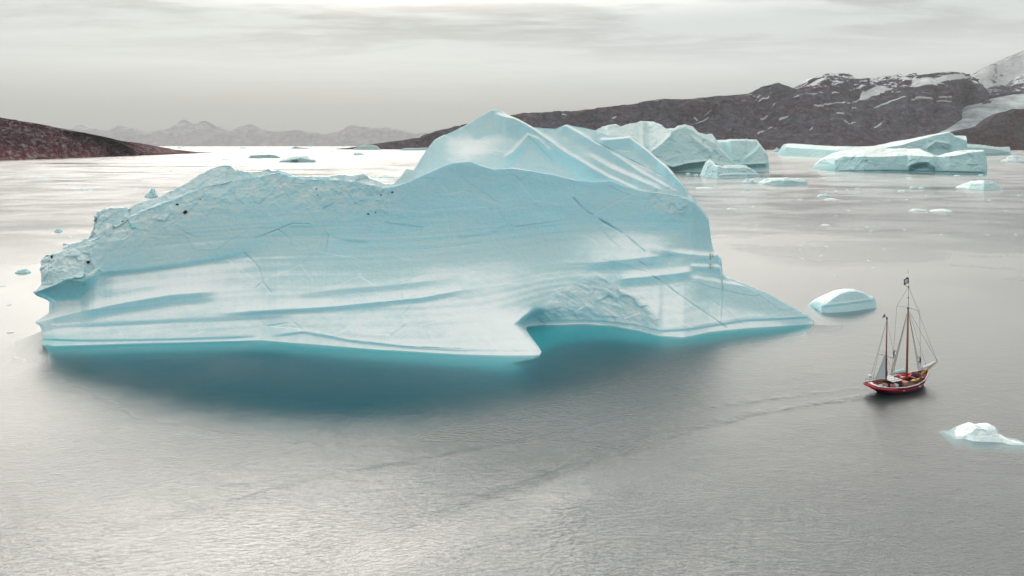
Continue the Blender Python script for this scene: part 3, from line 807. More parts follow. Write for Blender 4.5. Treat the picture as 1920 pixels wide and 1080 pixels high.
def th_back(x, y, t):
    th = 34 + 10 * fbm(np.stack([x * .012, y * .02, 0 * x + 4], -1), 3)
    th = th * 1.0
    # bright snow bowl under the peak
    bowl = np.exp(-((x - 880) / 45) ** 2 - ((y - 278) / 24) ** 2)
    th = th * (1 - bowl) + 62 * bowl
    peak = in_poly(x, y, [(870, 240), (922, 206), (965, 220), (1000, 240), (940, 250), (890, 262)], 6)
    th = th * (1 - peak * .7) + 14 * peak * .7
    th = band(th, x, y, [(925, 214), (965, 223), (1000, 242), (1035, 266), (1060, 285), (1100, 309), (1145, 335), (1200, 358)], up=(9, 70), dn=(44, 8), fade=14, edge=3)
    th = band(th, x, y, [(940, 300), (962, 285), (990, 253), (1012, 262), (1040, 290)], up=(9, 58), dn=(30, 10), fade=10, edge=3)
    th = band(th, x, y, [(1045, 238), (1062, 236), (1090, 252), (1130, 277), (1165, 298), (1205, 326), (1250, 350), (1290, 368)], up=(8, 66), dn=(26, 12), fade=10, edge=3)
    th = band(th, x, y, [(1100, 290), (1150, 318), (1200, 340), (1250, 360)], up=(14, 60), dn=(16, 18), fade=20, edge=5)
    th = band(th, x, y, [(1120, 262), (1150, 262), (1180, 258), (1210, 281), (1246, 312), (1280, 348), (1292, 364)], up=(6, 68), dn=(30, 10), fade=10, edge=2)
    return th


CRACKS = [([(1075, 372), (1100, 397), (1125, 411), (1142, 422), (1165, 435), (1190, 455), (1209, 471)], 1.5, 0.9),
          ([(1120, 409), (1140, 421), (1165, 436)], 2.3, 1.0),
          ([(1198, 490), (1213, 500), (1218, 508)], 1.2, 0.7), ([(1224, 518), (1245, 530), (1262, 545), (1300, 572), (1340, 598), (1362, 614)], 1.3, 0.75),
          ([(1290, 535), (1330, 560), (1365, 585), (1397, 612)], 0.7, 0.4),
          ([(458, 474), (475, 490), (487, 503), (490, 520), (492, 528), (508, 548)], 1.2, 0.7), ([(492, 528), (478, 541)], 0.8, 0.6),
          ([(520, 430), (535, 440), (546, 452), (545, 462)], 1.0, 0.6), ([(478, 447), (520, 431), (548, 419), (580, 420), (592, 436)], 1.1, 0.6), ([(605, 430), (616, 442), (613, 465), (606, 478)], 1.0, 0.55),
          ([(500, 612), (535, 606), (552, 605), (568, 620), (650, 638), (760, 650), (880, 655)], 0.9, 0.5),
          ([(1095, 252), (1130, 272), (1175, 296), (1250, 334)], 1.1, 0.7), ([(992, 256), (1015, 280), (1040, 305)], 0.9, 0.5),
          ([(332, 428), (362, 443), (395, 461)], 0.8, 0.4), ([(780, 468), (850, 462), (900, 455)], 0.7, 0.3), ([(860, 330), (905, 360), (930, 378)], 0.8, 0.35),
          ([(998, 588), (1006, 596), (1020, 606)], 1.8, 0.8), ([(1128, 594), (1133, 604)], 1.0, 0.6), ([(1150, 593), (1154, 603)], 1.0, 0.6), ([(1075, 340), (1078, 372)], 1.2, 0.4)]


def disp_main(P, N, px, py, zone):
    yr_ = np.interp(px, x0, yr)
    z4 = (zone == 4)[:, None] | np.zeros(px.shape, bool)
    nearcrest = 1 - sstep(10, 95, py - yr_)
    rough = sstep(150, 260, px) * (1 - sstep(700, 780, px)) * nearcrest * 0.9
    blk = (1 - sstep(165, 205, px)) * (1 - sstep(505, 545, py))
    topblk = (1 - sstep(235, 262, px)) * (1 - sstep(420, 455, py))
    arch = in_poly(px, py, [(1014, 604), (1020, 575), (1042, 547), (1080, 530), (1115, 517), (1150, 535), (1200, 558), (1232, 598), (1225, 620), (1100, 600)], 6) * (zone == 1)[:, None]
    shoulder = in_poly(px, py, [(1215, 350), (1260, 345), (1297, 378), (1280, 405), (1265, 410), (1225, 388)], 6)
    rough = np.clip(np.maximum.reduce([rough, blk * 1.3, topblk, arch, shoulder * 0.55]), 0, 1.3)
    rough = np.where(z4, 0.5, rough)
    dispv = 0.40 * fbm(P / 9.0, 6, 0.58, 2) + 0.15 * facets(P / np.array([15., 15., 11.]), 23) + 0.9 * fbm(P / np.array([34., 34., 12.]), 3, 0.5, 7)
    strat = perlin(np.stack([P[..., 0] * 0.012, P[..., 1] * 0.02, P[..., 2] * 0.9 - P[..., 0] * 0.045], -1), 3)
    dispv += 0.16 * strat * sstep(0.1, .4, np.clip((py - yr_) / 250, 0, 1))
    m = rough > 0.02
    f1 = facets(P[m] / 3.8, 4) * 0.7 + facets(P[m] / 1.6, 8) * 0.22 + fbm(P[m] / 3.2, 5, 0.55, 12) * 1.7
    Qa = P[m] @ np.array([[.8, 0, .6], [0, 1, 0], [-.6, 0, .8]])
    f1 = f1 * (1 - arch[m]) + arch[m] * (1.5 * fbm(Qa / np.array([7.0, 5.0, 2.4]), 5, 0.5, 31, ridged=True) + 0.8 * facets(Qa / np.array([6., 5., 4.]), 19))
    dispv[m] += rough[m] * f1 * 0.62
    dispv[m] += (np.maximum(blk, topblk * .6))[m] * facets(P[m] / 5.5, 15) * 2.0
    # keep the waterline and the skyline in place
    keep = np.clip(np.abs(P[..., 2]) / 2.5, 0.15, 1)
    dispv *= keep
    P = P + N * dispv[..., None] * np.array([1, 1, 0.75])
    crack = np.zeros(px.shape)
    vis = (zone == 1) | (zone == 3)
    jit = 1.6 * fbm(np.stack([px * .08, py * .08, 0 * px], -1), 3)
    view = P - np.array([0, 0, CAM_H]); view /= np.linalg.norm(view, axis=-1, keepdims=True)
    for poly, wd, s in CRACKS:
        pa = np.array(poly)
        mm = (px > pa[:, 0].min() - 8) & (px < pa[:, 0].max() + 8) & (py > pa[:, 1].min() - 8) & (py < pa[:, 1].max() + 8) & vis[:, None]
        d = seg_dist(px[mm] + jit[mm], py[mm] + jit[mm], pa)
        g = np.exp(-(d / wd) ** 2) * np.clip(0.62 + 1.5 * perlin(np.stack([px[mm] * .045, py[mm] * .045, 0 * d + wd], -1)), 0.12, 1.1)
        crack[mm] = np.maximum(crack[mm], g * s)
        P[mm] += view[mm] * (g * 0.5 * s)[:, None]
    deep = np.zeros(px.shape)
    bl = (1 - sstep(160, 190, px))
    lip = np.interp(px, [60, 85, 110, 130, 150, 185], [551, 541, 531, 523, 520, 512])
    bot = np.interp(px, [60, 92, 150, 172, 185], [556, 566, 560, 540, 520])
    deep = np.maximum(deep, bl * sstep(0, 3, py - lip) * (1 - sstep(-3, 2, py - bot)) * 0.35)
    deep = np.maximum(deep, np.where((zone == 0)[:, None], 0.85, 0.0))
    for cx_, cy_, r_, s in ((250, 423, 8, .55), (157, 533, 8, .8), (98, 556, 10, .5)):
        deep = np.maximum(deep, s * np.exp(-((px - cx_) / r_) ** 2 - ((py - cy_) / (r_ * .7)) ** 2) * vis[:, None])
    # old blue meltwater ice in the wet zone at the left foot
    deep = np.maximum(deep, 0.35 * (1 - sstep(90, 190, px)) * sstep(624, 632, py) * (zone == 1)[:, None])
    return P, {'crack': crack, 'rough': np.clip(rough, 0, 1), 'deep': deep}


gap = 0.5 + 9 * sstep(770, 850, x0) * (1 - sstep(1000, 1150, x0)) + 0.8 * cr
thick = np.interp(x0, [62, 200, 700, 930, 1200, 1330, 1526], [14, 26, 30, 46, 44, 26, 8])
shelf = np.interp(x0, [62, 200, 500, 900, 1000, 1040, 1100, 1200, 1300, 1526], [4, 6, 6, 7, 15, 20, 12, 8, 7, 5])
main = relief('iceberg', ICE, x0, yw, yr, yt, th_main, th_back, gap, thick, nB=330, nD=130, nE=30, nC=6, warp=warp_main, under=9.0, shelf=shelf,
              disp=disp_main, ridge_smooth=55, soft_foot=34, cap_in=14.0, inward=16 * (1 - sstep(62, 150, x0)), smooth_u=1.2,
              blend=[(880, 1120, 300, 607, 45), (1090, 1290, 345, 492, 26), (250, 620, 330, 500, 22)])
tag(main, 'huge pale blue iceberg with a peak, filling the middle of the bay', 'iceberg')
px_, py_, P_, z_ = GRIDS[main.name]
for xx in (150, 400, 700, 930, 1000, 1050, 1200, 1400):
    j = np.argmin(np.abs(x0 - xx)); c = P_[:, j]
    print('berg col', xx, 'water Y %.0f crest Y %.0f z %.1f top Y %.0f z %.1f' % (c[9, 1], c[9 + 330, 1], c[9 + 330, 2], c[9 + 330 + 6 + 131, 1], c[9 + 330 + 6 + 131, 2]))


# ------------------------------------------------------------------ other icebergs
def berg(name, label, top, water, crest=None, face=10, tread=68, thick=20, amp=0.8, wl=8.0, n=160, nB=60, nD=14, mat=None, bands=(), under=None, shelf=2.0,
         rough=0.4, fac=1.0, jitter=1.0, cracks=(), deepw=0.4, left=None, group=None, cat='iceberg', snow_gap=0.4):
    lo = max(top[0][0], water[0][0]) ; hi = min(top[-1][0], water[-1][0])
    xs = np.linspace(lo, hi, n)
    yw = LI(water)(xs); yt = LI(top)(xs)
    k = (hi - lo)
    yt = yt + jitter * fbm(np.stack([xs * 14 / k, 0 * xs + lo, 0 * xs], -1), 4, .6) * (1 if jitter else 0)
    yt = np.minimum(yt, yw - 1.5)
    yr = LI(crest)(xs) if crest else yt + 0.8
    yr = np.clip(yr + (jitter * fbm(np.stack([xs * 9 / k, 0 * xs + hi, 0 * xs], -1), 4, .6) if crest else 0), yt + 0.7, yw - 0.6)
    Yw = float(np.median(-CAM_H / slope(yw)))

    def thB(x, y, t):
        th = face + 0 * x + 14 * fbm(np.stack([x * 6 / k, y * 6 / k, 0 * x + lo], -1), 4)
        for ln, up, dn, fd in bands: th = band(th, x, y, ln, up=up, dn=dn, fade=fd, edge=1.5)
        return th

    def thD(x, y, t):
        th = tread + 0 * x + 8 * fbm(np.stack([x * 8 / k, y * 10 / k, 0 * x + lo], -1), 3)
        for ln, up, dn, fd in bands: th = band(th, x, y, ln, up=up, dn=dn, fade=fd, edge=1.5)
        return th

    def disp(P, N, px, py, zone):
        d = amp * fbm(P / wl, 5, .55, 2) + amp * fac * 0.6 * facets(P / (wl * 0.7), int(abs(lo)) % 90) * 0.9
        d = d * np.clip(np.abs(P[..., 2]) / (amp * 2.5 + .01), 0.2, 1)
        P = P + N * d[..., None]
        crack = np.zeros(px.shape)
        for poly, wd, s in cracks:
            crack = np.maximum(crack, s * np.exp(-(seg_dist(px, py, poly) / wd) ** 2))
        deep = np.where((zone == 0)[:, None], deepw, 0.0) + 0 * px
        return P, {'crack': crack, 'rough': np.full(px.shape, rough), 'deep': deep}
    o = relief(name, mat or ICE_FAR, xs, yw, yr, yt, thB, thD, np.full(n, snow_gap), np.full(n, float(thick)), nB=nB, nD=nD, nE=14, nC=2,
               under=under if under else 8.0, shelf=shelf, disp=disp, smooth_u=1.0)
    tag(o, label, cat, group)
    return o


FAR = dict(amp=2.2, wl=22.0)
berg('iceberg', 'big jagged blue iceberg directly behind the right shoulder of the huge one',
     [(1112, 250), (1118, 244), (1130, 237), (1155, 232), (1162, 238), (1180, 232), (1200, 228), (1225, 228), (1240, 234), (1248, 241), (1264, 241), (1272, 236), (1285, 233), (1298, 237), (1308, 246), (1322, 252), (1335, 252), (1343, 262), (1350, 275), (1362, 288), (1372, 300), (1384, 318)],
     [(1112, 322), (1384, 322)],
     crest=[(1112, 262), (1150, 270), (1200, 282), (1222, 272), (1250, 250), (1285, 238), (1310, 254), (1340, 268), (1350, 282), (1372, 303), (1384, 319)],
     face=20, tread=52, thick=150, n=320, nB=130, nD=50,
     bands=[([(1130, 300), (1235, 305), (1262, 313), (1290, 306), (1325, 302), (1350, 309), (1384, 316)], (8, 40), (18, -48), 10),
            ([(1205, 296), (1240, 270), (1262, 250)], (18, 62), (26, 14), 8), ([(1290, 250), (1312, 268), (1340, 290)], (10, 50), (18, 10), 8)], shelf=4, **FAR)
berg('iceberg', 'flat topped pale iceberg at the right end of the jagged blue one',
     [(1336, 266), (1344, 262), (1380, 261), (1418, 261.5), (1428, 272), (1440, 290), (1443, 318)], [(1336, 321), (1443, 322)],
     crest=[(1336, 268), (1380, 264), (1416, 265), (1427, 276), (1440, 293), (1443, 319)], face=24, tread=60, thick=110, n=150, nB=70,
     bands=[([(1360, 312), (1400, 308), (1443, 306)], (6, 40), (12, -40), 10), ([(1395, 300), (1418, 282), (1425, 272)], (10, 60), (10, 12), 5)], **FAR)
berg('iceberg', 'low white iceberg with a pointed tooth, in front of the jagged blue one',
     [(1320, 327), (1325, 318), (1328, 302), (1332, 299.5), (1337, 303), (1343, 309), (1360, 311), (1380, 309), (1400, 310), (1415, 320), (1426, 329)],
     [(1320, 331), (1345, 334), (1400, 333), (1426, 331)], crest=[(1320, 328), (1328, 306), (1332, 303), (1340, 312), (1360, 315), (1400, 315), (1426, 330)], face=28, tread=66, thick=50, amp=1.4, wl=12,
     bands=[([(1345, 329), (1380, 327), (1424, 327)], (4, 62), (3, 0), 6)])
berg('iceberg', 'tilted wedge iceberg rising to a blue cliff, behind the long blocky one',
     [(1474, 270), (1480, 269), (1500, 270), (1560, 274), (1600, 275), (1640, 274), (1665, 268), (1700, 262), (1740, 254), (1780, 246.5), (1785, 250), (1790, 254), (1811, 254.5), (1813, 262)],
     [(1474, 292), (1520, 294), (1570, 297), (1813, 299)],
     crest=[(1474, 276), (1500, 277), (1560, 280), (1620, 281), (1660, 277), (1690, 272), (1720, 263), (1750, 255), (1780, 248), (1790, 256), (1813, 264)],
     face=10, tread=72, thick=120, n=300, nB=70, nD=24, bands=[([(1474, 277), (1560, 282), (1640, 284)], (5, 70), (20, 16), 8), ([(1735, 278), (1755, 266), (1785, 270)], (5, 40), (18, -12), 6)], **FAR)
berg('iceberg', 'long blocky white iceberg with teal caves at its waterline',
     [(1566, 296), (1572, 287), (1585, 283), (1605, 280), (1660, 278.5), (1725, 279), (1735, 284), (1748, 289), (1762, 292), (1780, 291), (1800, 284), (1818, 281), (1845, 281), (1848, 292), (1851, 312)],
     [(1566, 320), (1620, 322), (1700, 323), (1780, 325.5), (1851, 326)],
     crest=[(1566, 300), (1580, 294), (1620, 294), (1660, 294), (1700, 291), (1735, 293), (1762, 294), (1785, 293), (1818, 286), (1845, 284), (1851, 314)],
     face=14, tread=72, thick=130, n=300, nB=80, nD=18, deepw=0.9,
     bands=[([(1700, 312), (1722, 304), (1740, 304), (1756, 315)], None, (16, -42), 6), ([(1570, 319), (1650, 318), (1720, 319), (1851, 322)], None, (4, -30), 8)],
     cracks=[([(1712, 318), (1730, 309), (1745, 316)], 6, .75), ([(1655, 320), (1700, 321), (1750, 323), (1850, 325)], 2.5, .7), ([(1825, 284), (1824, 304)], 2, .4)], **FAR)
berg('iceberg', 'low pale iceberg peeking out behind the right end of the blocky one',
     [(1806, 271), (1812, 269.5), (1835, 271), (1850, 273), (1875, 276), (1893, 275), (1895, 284)], [(1806, 294), (1895, 291)], crest=[(1806, 276), (1840, 277), (1875, 281), (1895, 286)],
     face=16, tread=70, thick=90, n=120, nB=40, bands=[([(1840, 288), (1893, 285)], None, (6, -35), 5)], **FAR)
berg('iceberg', 'smooth rounded ice dome beside the tip of the huge iceberg',
     [(1539.5, 572), (1541, 567), (1548, 560), (1560, 553), (1575, 546), (1590, 543), (1605, 543.5), (1620, 548), (1633, 554), (1641, 560), (1643, 566)],
     [(1539.5, 586), (1560, 586), (1590, 584), (1620, 580), (1643, 577)],
     crest=[(1539.5, 574), (1548, 570), (1560, 561), (1575, 551), (1590, 546.5), (1605, 546), (1620, 550), (1643, 568)], face=28, tread=66, thick=13, amp=0.12, wl=3.0, fac=0.0, mat=ICE, n=140, nB=70, jitter=0.3, rough=0.0, shelf=0.8, under=3,
     bands=[([(1539, 573), (1560, 571), (1600, 566), (1643, 560)], (5, 44), (6, 4), 6)], deepw=0.6)
berg('ice_chunk', 'lumpy white ice chunk with a low tail near the right edge of the water',
     [(1792, 820.5), (1805, 818), (1815, 812), (1818, 805), (1828, 797.5), (1834, 798), (1838, 801), (1852, 800), (1858, 797.5), (1866, 800), (1870, 806), (1871, 816), (1878, 820), (1884, 819), (1892, 824), (1902, 830), (1925, 832)],
     [(1792, 822.5), (1812, 824), (1826, 827.5), (1860, 829), (1880, 830), (1895, 834), (1925, 835)], face=48, tread=66, thick=5, amp=0.32, wl=1.6, mat=make_ice('chunk_ice', scale=3.0, bump=0.3), n=200, nB=60, nD=8, rough=0.8, under=1.1, shelf=0.25, cat='ice chunk', jitter=1.2,
     crest=[(1792, 821.5), (1815, 815), (1830, 802), (1850, 806), (1866, 805), (1872, 820), (1890, 825), (1902, 832), (1925, 833.5)], deepw=.5)
SM = dict(amp=1.6, wl=12.0, n=70, nB=24, nD=6, thick=40)
berg('iceberg', 'long low blue iceberg, left of the pair on the pale water behind the crest',
     [(466, 295), (470, 291.5), (485, 290), (505, 289.5), (518, 291), (523, 294)], [(466, 296.5), (523, 296.5)], face=8, tread=60, **SM)
berg('iceberg', 'blue humped iceberg, right of the pair on the pale water behind the crest',
     [(523, 302), (530, 299), (540, 296), (552, 292.5), (564, 293), (575, 291.5), (582, 298), (588, 299)], [(523, 304.5), (588, 304.5)], face=8, tread=60, crest=[(523, 303), (545, 299), (565, 296), (588, 301)],
     bands=[([(545, 301), (552, 299.5), (560, 301)], None, (6, -45), 2)], **SM)
berg('iceberg', 'pale humped iceberg below the foot of the far right hills',
     [(662, 279), (670, 276), (678, 272.8), (690, 273), (700, 271.8), (707, 274), (711, 279)], [(662, 281), (711, 281)], face=14, tread=55, **{**SM, 'amp': 3, 'wl': 30, 'thick': 120})
berg('iceberg', 'thin flat iceberg along the far right shore, left of the peak',
     [(750, 280), (762, 277.5), (780, 278), (800, 277)], [(750, 282), (800, 282)], face=14, tread=60, **{**SM, 'amp': 2, 'wl': 30, 'thick': 120})
berg('iceberg', 'little pointed iceberg behind the tip of the left headland',
     [(300, 284), (305, 280.5), (312, 277.5), (317, 277), (320, 283)], [(300, 286), (320, 286)], face=14, tread=50, **{**SM, 'amp': 2, 'wl': 20, 'thick': 80})
berg('iceberg', 'faint blue iceberg at the middle of the far horizon',
     [(546, 278), (551, 274.8), (556, 274.6), (562, 276.5), (575, 277.5)], [(546, 279), (575, 279)], face=14, tread=50, **{**SM, 'amp': 3, 'wl': 40, 'thick': 150})
berg('iceberg', 'small domed iceberg on open water right of the blocky one',
     [(1814, 352), (1820, 344), (1830, 339.5), (1845, 337.5), (1858, 339), (1870, 346), (1881, 353)], [(1814, 354), (1845, 356), (1881, 354.5)], crest=[(1814, 353), (1825, 346), (1845, 343), (1862, 345), (1881, 353.5)], face=34, tread=60, **SM)
berg('iceberg', 'low rounded floe of ice in front of the pointed tooth iceberg, right side',
     [(1431, 343), (1436, 337), (1450, 334), (1475, 333.5), (1495, 335), (1510, 337), (1514, 344)], [(1431, 346), (1470, 347.5), (1514, 346)], crest=[(1431, 344), (1450, 339), (1475, 338), (1510, 341), (1514, 345)], face=18, tread=66, **SM)


# ------------------------------------------------------------------ small floes
def floe(px, py, wpx, hpx, label, group, seed, lumpy=0.5, deep=0.0, depth=0.7, n=26, mat=None, name='ice_floe', cat='ice floe'):
    c = ground(float(px), float(py))
    sc = c[1] / F / 0.96
    hw = wpx * sc / 2; hh = max(hpx * sc * 0.8, 0.04)
    rg = np.random.default_rng(seed)
    na, nr = n, 7
    ang = np.linspace(0, 2 * math.pi, na, endpoint=False)
    rad = 1 + 0.55 * fbm(np.stack([np.cos(ang) * 1.3 + seed * 3.1, np.sin(ang) * 1.3, 0 * ang], -1), 3)
    V = [(0, 0, hh * 0.8)]
    for i in range(1, nr + 1):
        r = i / nr
        prof = (1 - r ** 3.0) if i < nr else -0.35
        x = np.cos(ang) * rad * hw * r; y = np.sin(ang) * rad * hw * depth * r
        b = 0.75 + lumpy * 2.2 * fbm(np.stack([x / hw * 2.2 + seed, y / hw * 2.2, 0 * x + seed * .7], -1), 3) + lumpy * .5 * facets(np.stack([x / hw * 3, y / hw * 3, 0 * x + seed], -1), 5)
        z = hh * prof * np.clip(b, 0.12, 2) if i < nr else np.full(na, -0.35 * hh - .05)
        V += list(zip(x, y, z))
    fcs = [(0, 1 + k, 1 + (k + 1) % na) for k in range(na)]
    for i in range(nr - 1):
        a, b = 1 + i * na, 1 + (i + 1) * na
        fcs += [(a + k, b + k, b + (k + 1) % na, a + (k + 1) % na) for k in range(na)]
    fcs.append(tuple(1 + (nr - 1) * na + k for k in range(na))[::-1])
    o = mesh_obj(name, V, fcs, mat or ICE_FAR, smooth=False, attrs={'crack': np.zeros(len(V)), 'rough': np.full(len(V), .6), 'deep': np.full(len(V), deep * 0.3)})
    o.location = c; o.rotation_euler[2] = rg.uniform(-.2, .2)
    tag(o, label, cat, group)
    return o


G = 'ice floes scattered over the bay'
floes = [
    (80, 335.5, 29, 4, 'thin dark floe on the left below the headland shore', .4, .25), (157, 356, 28, 4, 'flat floe on open water between the left headland and the iceberg block', .4, .1),
    (110, 435, 16, 6, 'small lumpy grey blue floe left of the topmost block of the iceberg', .8, .35), (130, 444.5, 12, 2, 'sliver of ice just right of a small lumpy floe, by the left block', .3, .1),
    (43, 512, 27, 8, 'grey blue star shaped floe at the left edge beside the iceberg', .9, .35), (6, 537, 12, 2, 'sliver of ice at the left border below the star shaped floe', .3, .1),
    (17, 572, 9, 2, 'tiny floe at the left border level with the overhang', .3, .1), (19, 624, 12, 3, 'sliver floe at the left border level with the waterline of the iceberg', .3, .1),
    (122, 459, 10, 4, 'little ice bit touching the rim of the left rubble block', .5, .15), (285, 370, 28, 14, 'jagged floe half hidden behind the left shoulder of the crest', 1.0, .1),
    (426, 300, 20, 3, 'dark sliver floe just above the highest knob of the left crest', .3, .4), (458, 278.6, 17, 3, 'dark lumpy floe near the far horizon, left of centre', .8, .5),
    (562, 320.5, 24, 2, 'thin sliver below the blue humped iceberg', .2, .3), (320, 322, 8, 2, 'faint sliver left of the highest knob of the crest', .2, .2),
    (672, 291, 24, 5, 'small ragged floe below the pale humped iceberg', .9, .3), (718, 333, 48, 5, 'long blue floe just behind the low saddle of the crest', .6, .2),
    (1405, 343.5, 30, 9, 'knobbly white floe left of the low rounded floe, right side', .9, .1), (1400, 358, 12, 4, 'tiny floe below the knobbly white floe', .5, .2),
    (1320, 353, 34, 3, 'thin pale floe against the right flank of the huge iceberg', .3, .05), (1447, 338, 12, 4, 'small pale ice bit between the knobbly floe and the rounded floe', .5, .05),
    (1372, 392, 18, 3, 'pale sliver right of the huge iceberg shoulder', .3, .05), (1545, 368, 28, 6, 'small grey floe in the middle of the dark reflection patch', .5, .1),
    (1558, 374, 26, 3, 'thin dark rimmed floe just below the small grey floe', .3, .3), (1722, 395, 34, 5, 'left half of the broken pair of flat floes, right side', .5, .1),
    (1763, 396, 46, 5, 'right half of the broken pair of flat floes, right side', .4, .05), (1712, 353.5, 15, 5, 'left one of two touching little white floes under the blocky iceberg', .6, .05),
    (1728, 353.5, 13, 4, 'right one of two touching little white floes under the blocky iceberg', .5, .05), (1691, 359, 14, 3, 'pale sliver below the two touching little floes', .4, .05),
    (1608, 354, 10, 3, 'tiny white floe left under the blocky iceberg', .4, .0), (1706, 334, 14, 3, 'bright speck of floe close under the middle of the blocky iceberg', .4, .0),
    (1795, 330, 12, 3, 'white bit of ice at the right foot of the blocky iceberg', .5, .0), (1839, 329, 10, 3, 'white bit of ice under the far right corner of the blocky iceberg', .5, .0),
    (1500, 374, 9, 2, 'white speck left of the dark reflection patch', .3, .0), (1457, 285, 18, 8, 'small white lump left of the tilted wedge iceberg', .7, .0),
    (1470, 285, 10, 5, 'deep blue ice bit between the white lump and the wedge iceberg', .3, .9), (1895, 303, 40, 8, 'ragged pale floe at the right border below the far icebergs', .8, .05),
    (1905, 297, 30, 7, 'upper ragged floe at the right border below the far icebergs', .8, .1), (1885, 291, 16, 6, 'small pointed floe between the low iceberg and the right border', .8, .05),
    (1547, 422, 18, 2, 'pale sliver on the grey water above the ice dome', .2, .0), (1545, 334, 8, 2, 'white speck in front of the reflection of the wedge iceberg', .3, .0),
    (1290, 327, 10, 4, 'small white bit in the dark water left of the pointed tooth', .6, .0), (1305, 329.5, 9, 4, 'white bit close to the left foot of the pointed tooth', .6, .0),
]
for k, (x, y, wd, h, lab, lum, dp) in enumerate(floes):
    floe(x, y, wd, h, lab, G, 100 + k, lum, dp)
# far brash along the horizon and specks on the open water: alike, only their group tells
rg = np.random.default_rng(5)
for k in range(34):
    floe(rg.uniform(335, 760), 276.3 + 11 * rg.random() ** 1.6, rg.uniform(5, 15), rg.uniform(.8, 1.8), 'thin dark sliver of ice far off near the horizon', 'far slivers of ice near the horizon', 300 + k, .5, .4, n=14)
for k in range(52):
    y = 345 + 185 * rg.random() ** 1.3
    x = rg.uniform(1360, 1915)
    if y > 470 and x < 1500: x += 250
    s = rg.uniform(2.5, 6.5) * (0.7 + (y - 340) / 400)
    floe(x, y, s, s * .28, 'tiny white speck of brash ice on the grey water', 'brash ice specks on the right water', 500 + k, .5, 0.0, n=12)

# dark stones frozen into the crest
STONE = plain('dark_stone', (0.035, 0.03, 0.045), 0.9, 0.4, 2.0)
RED_STONE = plain('red_stone', (0.07, 0.02, 0.03), 0.9, 0.4, 2.0)
for k, (x, y, r, mt) in enumerate([(333, 384, .42, STONE), (348, 397, .55, STONE), (346, 400, .38, STONE), (101, 482, .45, RED_STONE), (99, 485, .3, RED_STONE), (715, 366, .25, STONE), (735, 361, .3, STONE), (690, 401, .28, STONE), (704, 398, .2, STONE),
                                   (230, 415, .35, STONE), (596, 366, .2, STONE), (376, 374, .22, STONE), (594, 354, .22, STONE), (166, 490, .5, STONE)]):
    bm = bmesh.new(); bmesh.ops.create_icosphere(bm, subdivisions=2, radius=r)
    for v in bm.verts: v.co *= 1 + 0.6 * (random.random() - .5)
    me = bpy.data.meshes.new('stone'); bm.to_mesh(me); bm.free(); me.materials.append(mt)
    o = bpy.data.objects.new('stone', me); COL.objects.link(o); o.parent = main
    p = pick(main.name, x, y); o.location = p; o.scale = (1.0, .7, .8)
    o['label'] = 'dark maroon stone frozen into the ice' if mt is RED_STONE else 'dark stone frozen into the ice'

# ------------------------------------------------------------------ sailing boat
def new_bm(): return bmesh.new()


def fin(name, bm, mat, parent=None, smooth=True, label=None):
    bmesh.ops.recalc_face_normals(bm, faces=bm.faces)
    me = bpy.data.meshes.new(name); bm.to_mesh(me); bm.free()
    if smooth:
        for p in me.polygons: p.use_smooth = True
    me.materials.append(mat)
    o = bpy.data.objects.new(name, me); COL.objects.link(o)
    if parent: o.parent = parent
    if label: o['label'] = label
    return o


def tube(bm, pts, rad, seg=8):
    pts = [Vector(p) for p in pts]
    rad = rad if isinstance(rad, (list, tuple)) else [rad] * len(pts)
    rings = []
    for i, p in enumerate(pts):
        d = (pts[min(i + 1, len(pts) - 1)] - pts[max(i - 1, 0)]).normalized()
        u = d.orthogonal().normalized() if abs(d.z) < 0.99 else Vector((1, 0, 0))
        if abs(d.z) < 0.99: u = d.cross(Vector((0, 0, 1))).normalized()
        v = d.cross(u).normalized()
        rings.append([bm.verts.new(p + (u * math.cos(a) + v * math.sin(a)) * rad[i]) for a in [2 * math.pi * k / seg for k in range(seg)]])
    for a, b in zip(rings[:-1], rings[1:]):
        for k in range(seg): bm.faces.new((a[k], a[(k + 1) % seg], b[(k + 1) % seg], b[k]))
    bm.faces.new(rings[0][::-1]); bm.faces.new(rings[-1])


def box(bm, c, s, bev=0.02, top=(1, 1)):
    r = bmesh.ops.create_cube(bm, size=1.0); vs = r['verts']
    for v in vs:
        k = (top[0], top[1]) if v.co.z > 0 else (1, 1)
        v.co = Vector((c[0] + v.co.x * s[0] * k[0], c[1] + v.co.y * s[1] * k[1], c[2] + v.co.z * s[2]))
    if bev:
        es = list({e for v in vs for e in v.link_edges})
        bmesh.ops.bevel(bm, geom=es, offset=bev, segments=2, affect='EDGES', profile=0.6)


def loft(bm, rings, closed=True, caps=True):
    vv = [[bm.verts.new(p) for p in r] for r in rings]
    n = len(vv[0])
    for a, b in zip(vv[:-1], vv[1:]):
        for k in range(n if closed else n - 1): bm.faces.new((a[k], a[(k + 1) % n], b[(k + 1) % n], b[k]))
    if caps and closed: bm.faces.new(vv[0][::-1]); bm.faces.new(vv[-1])
    return vv


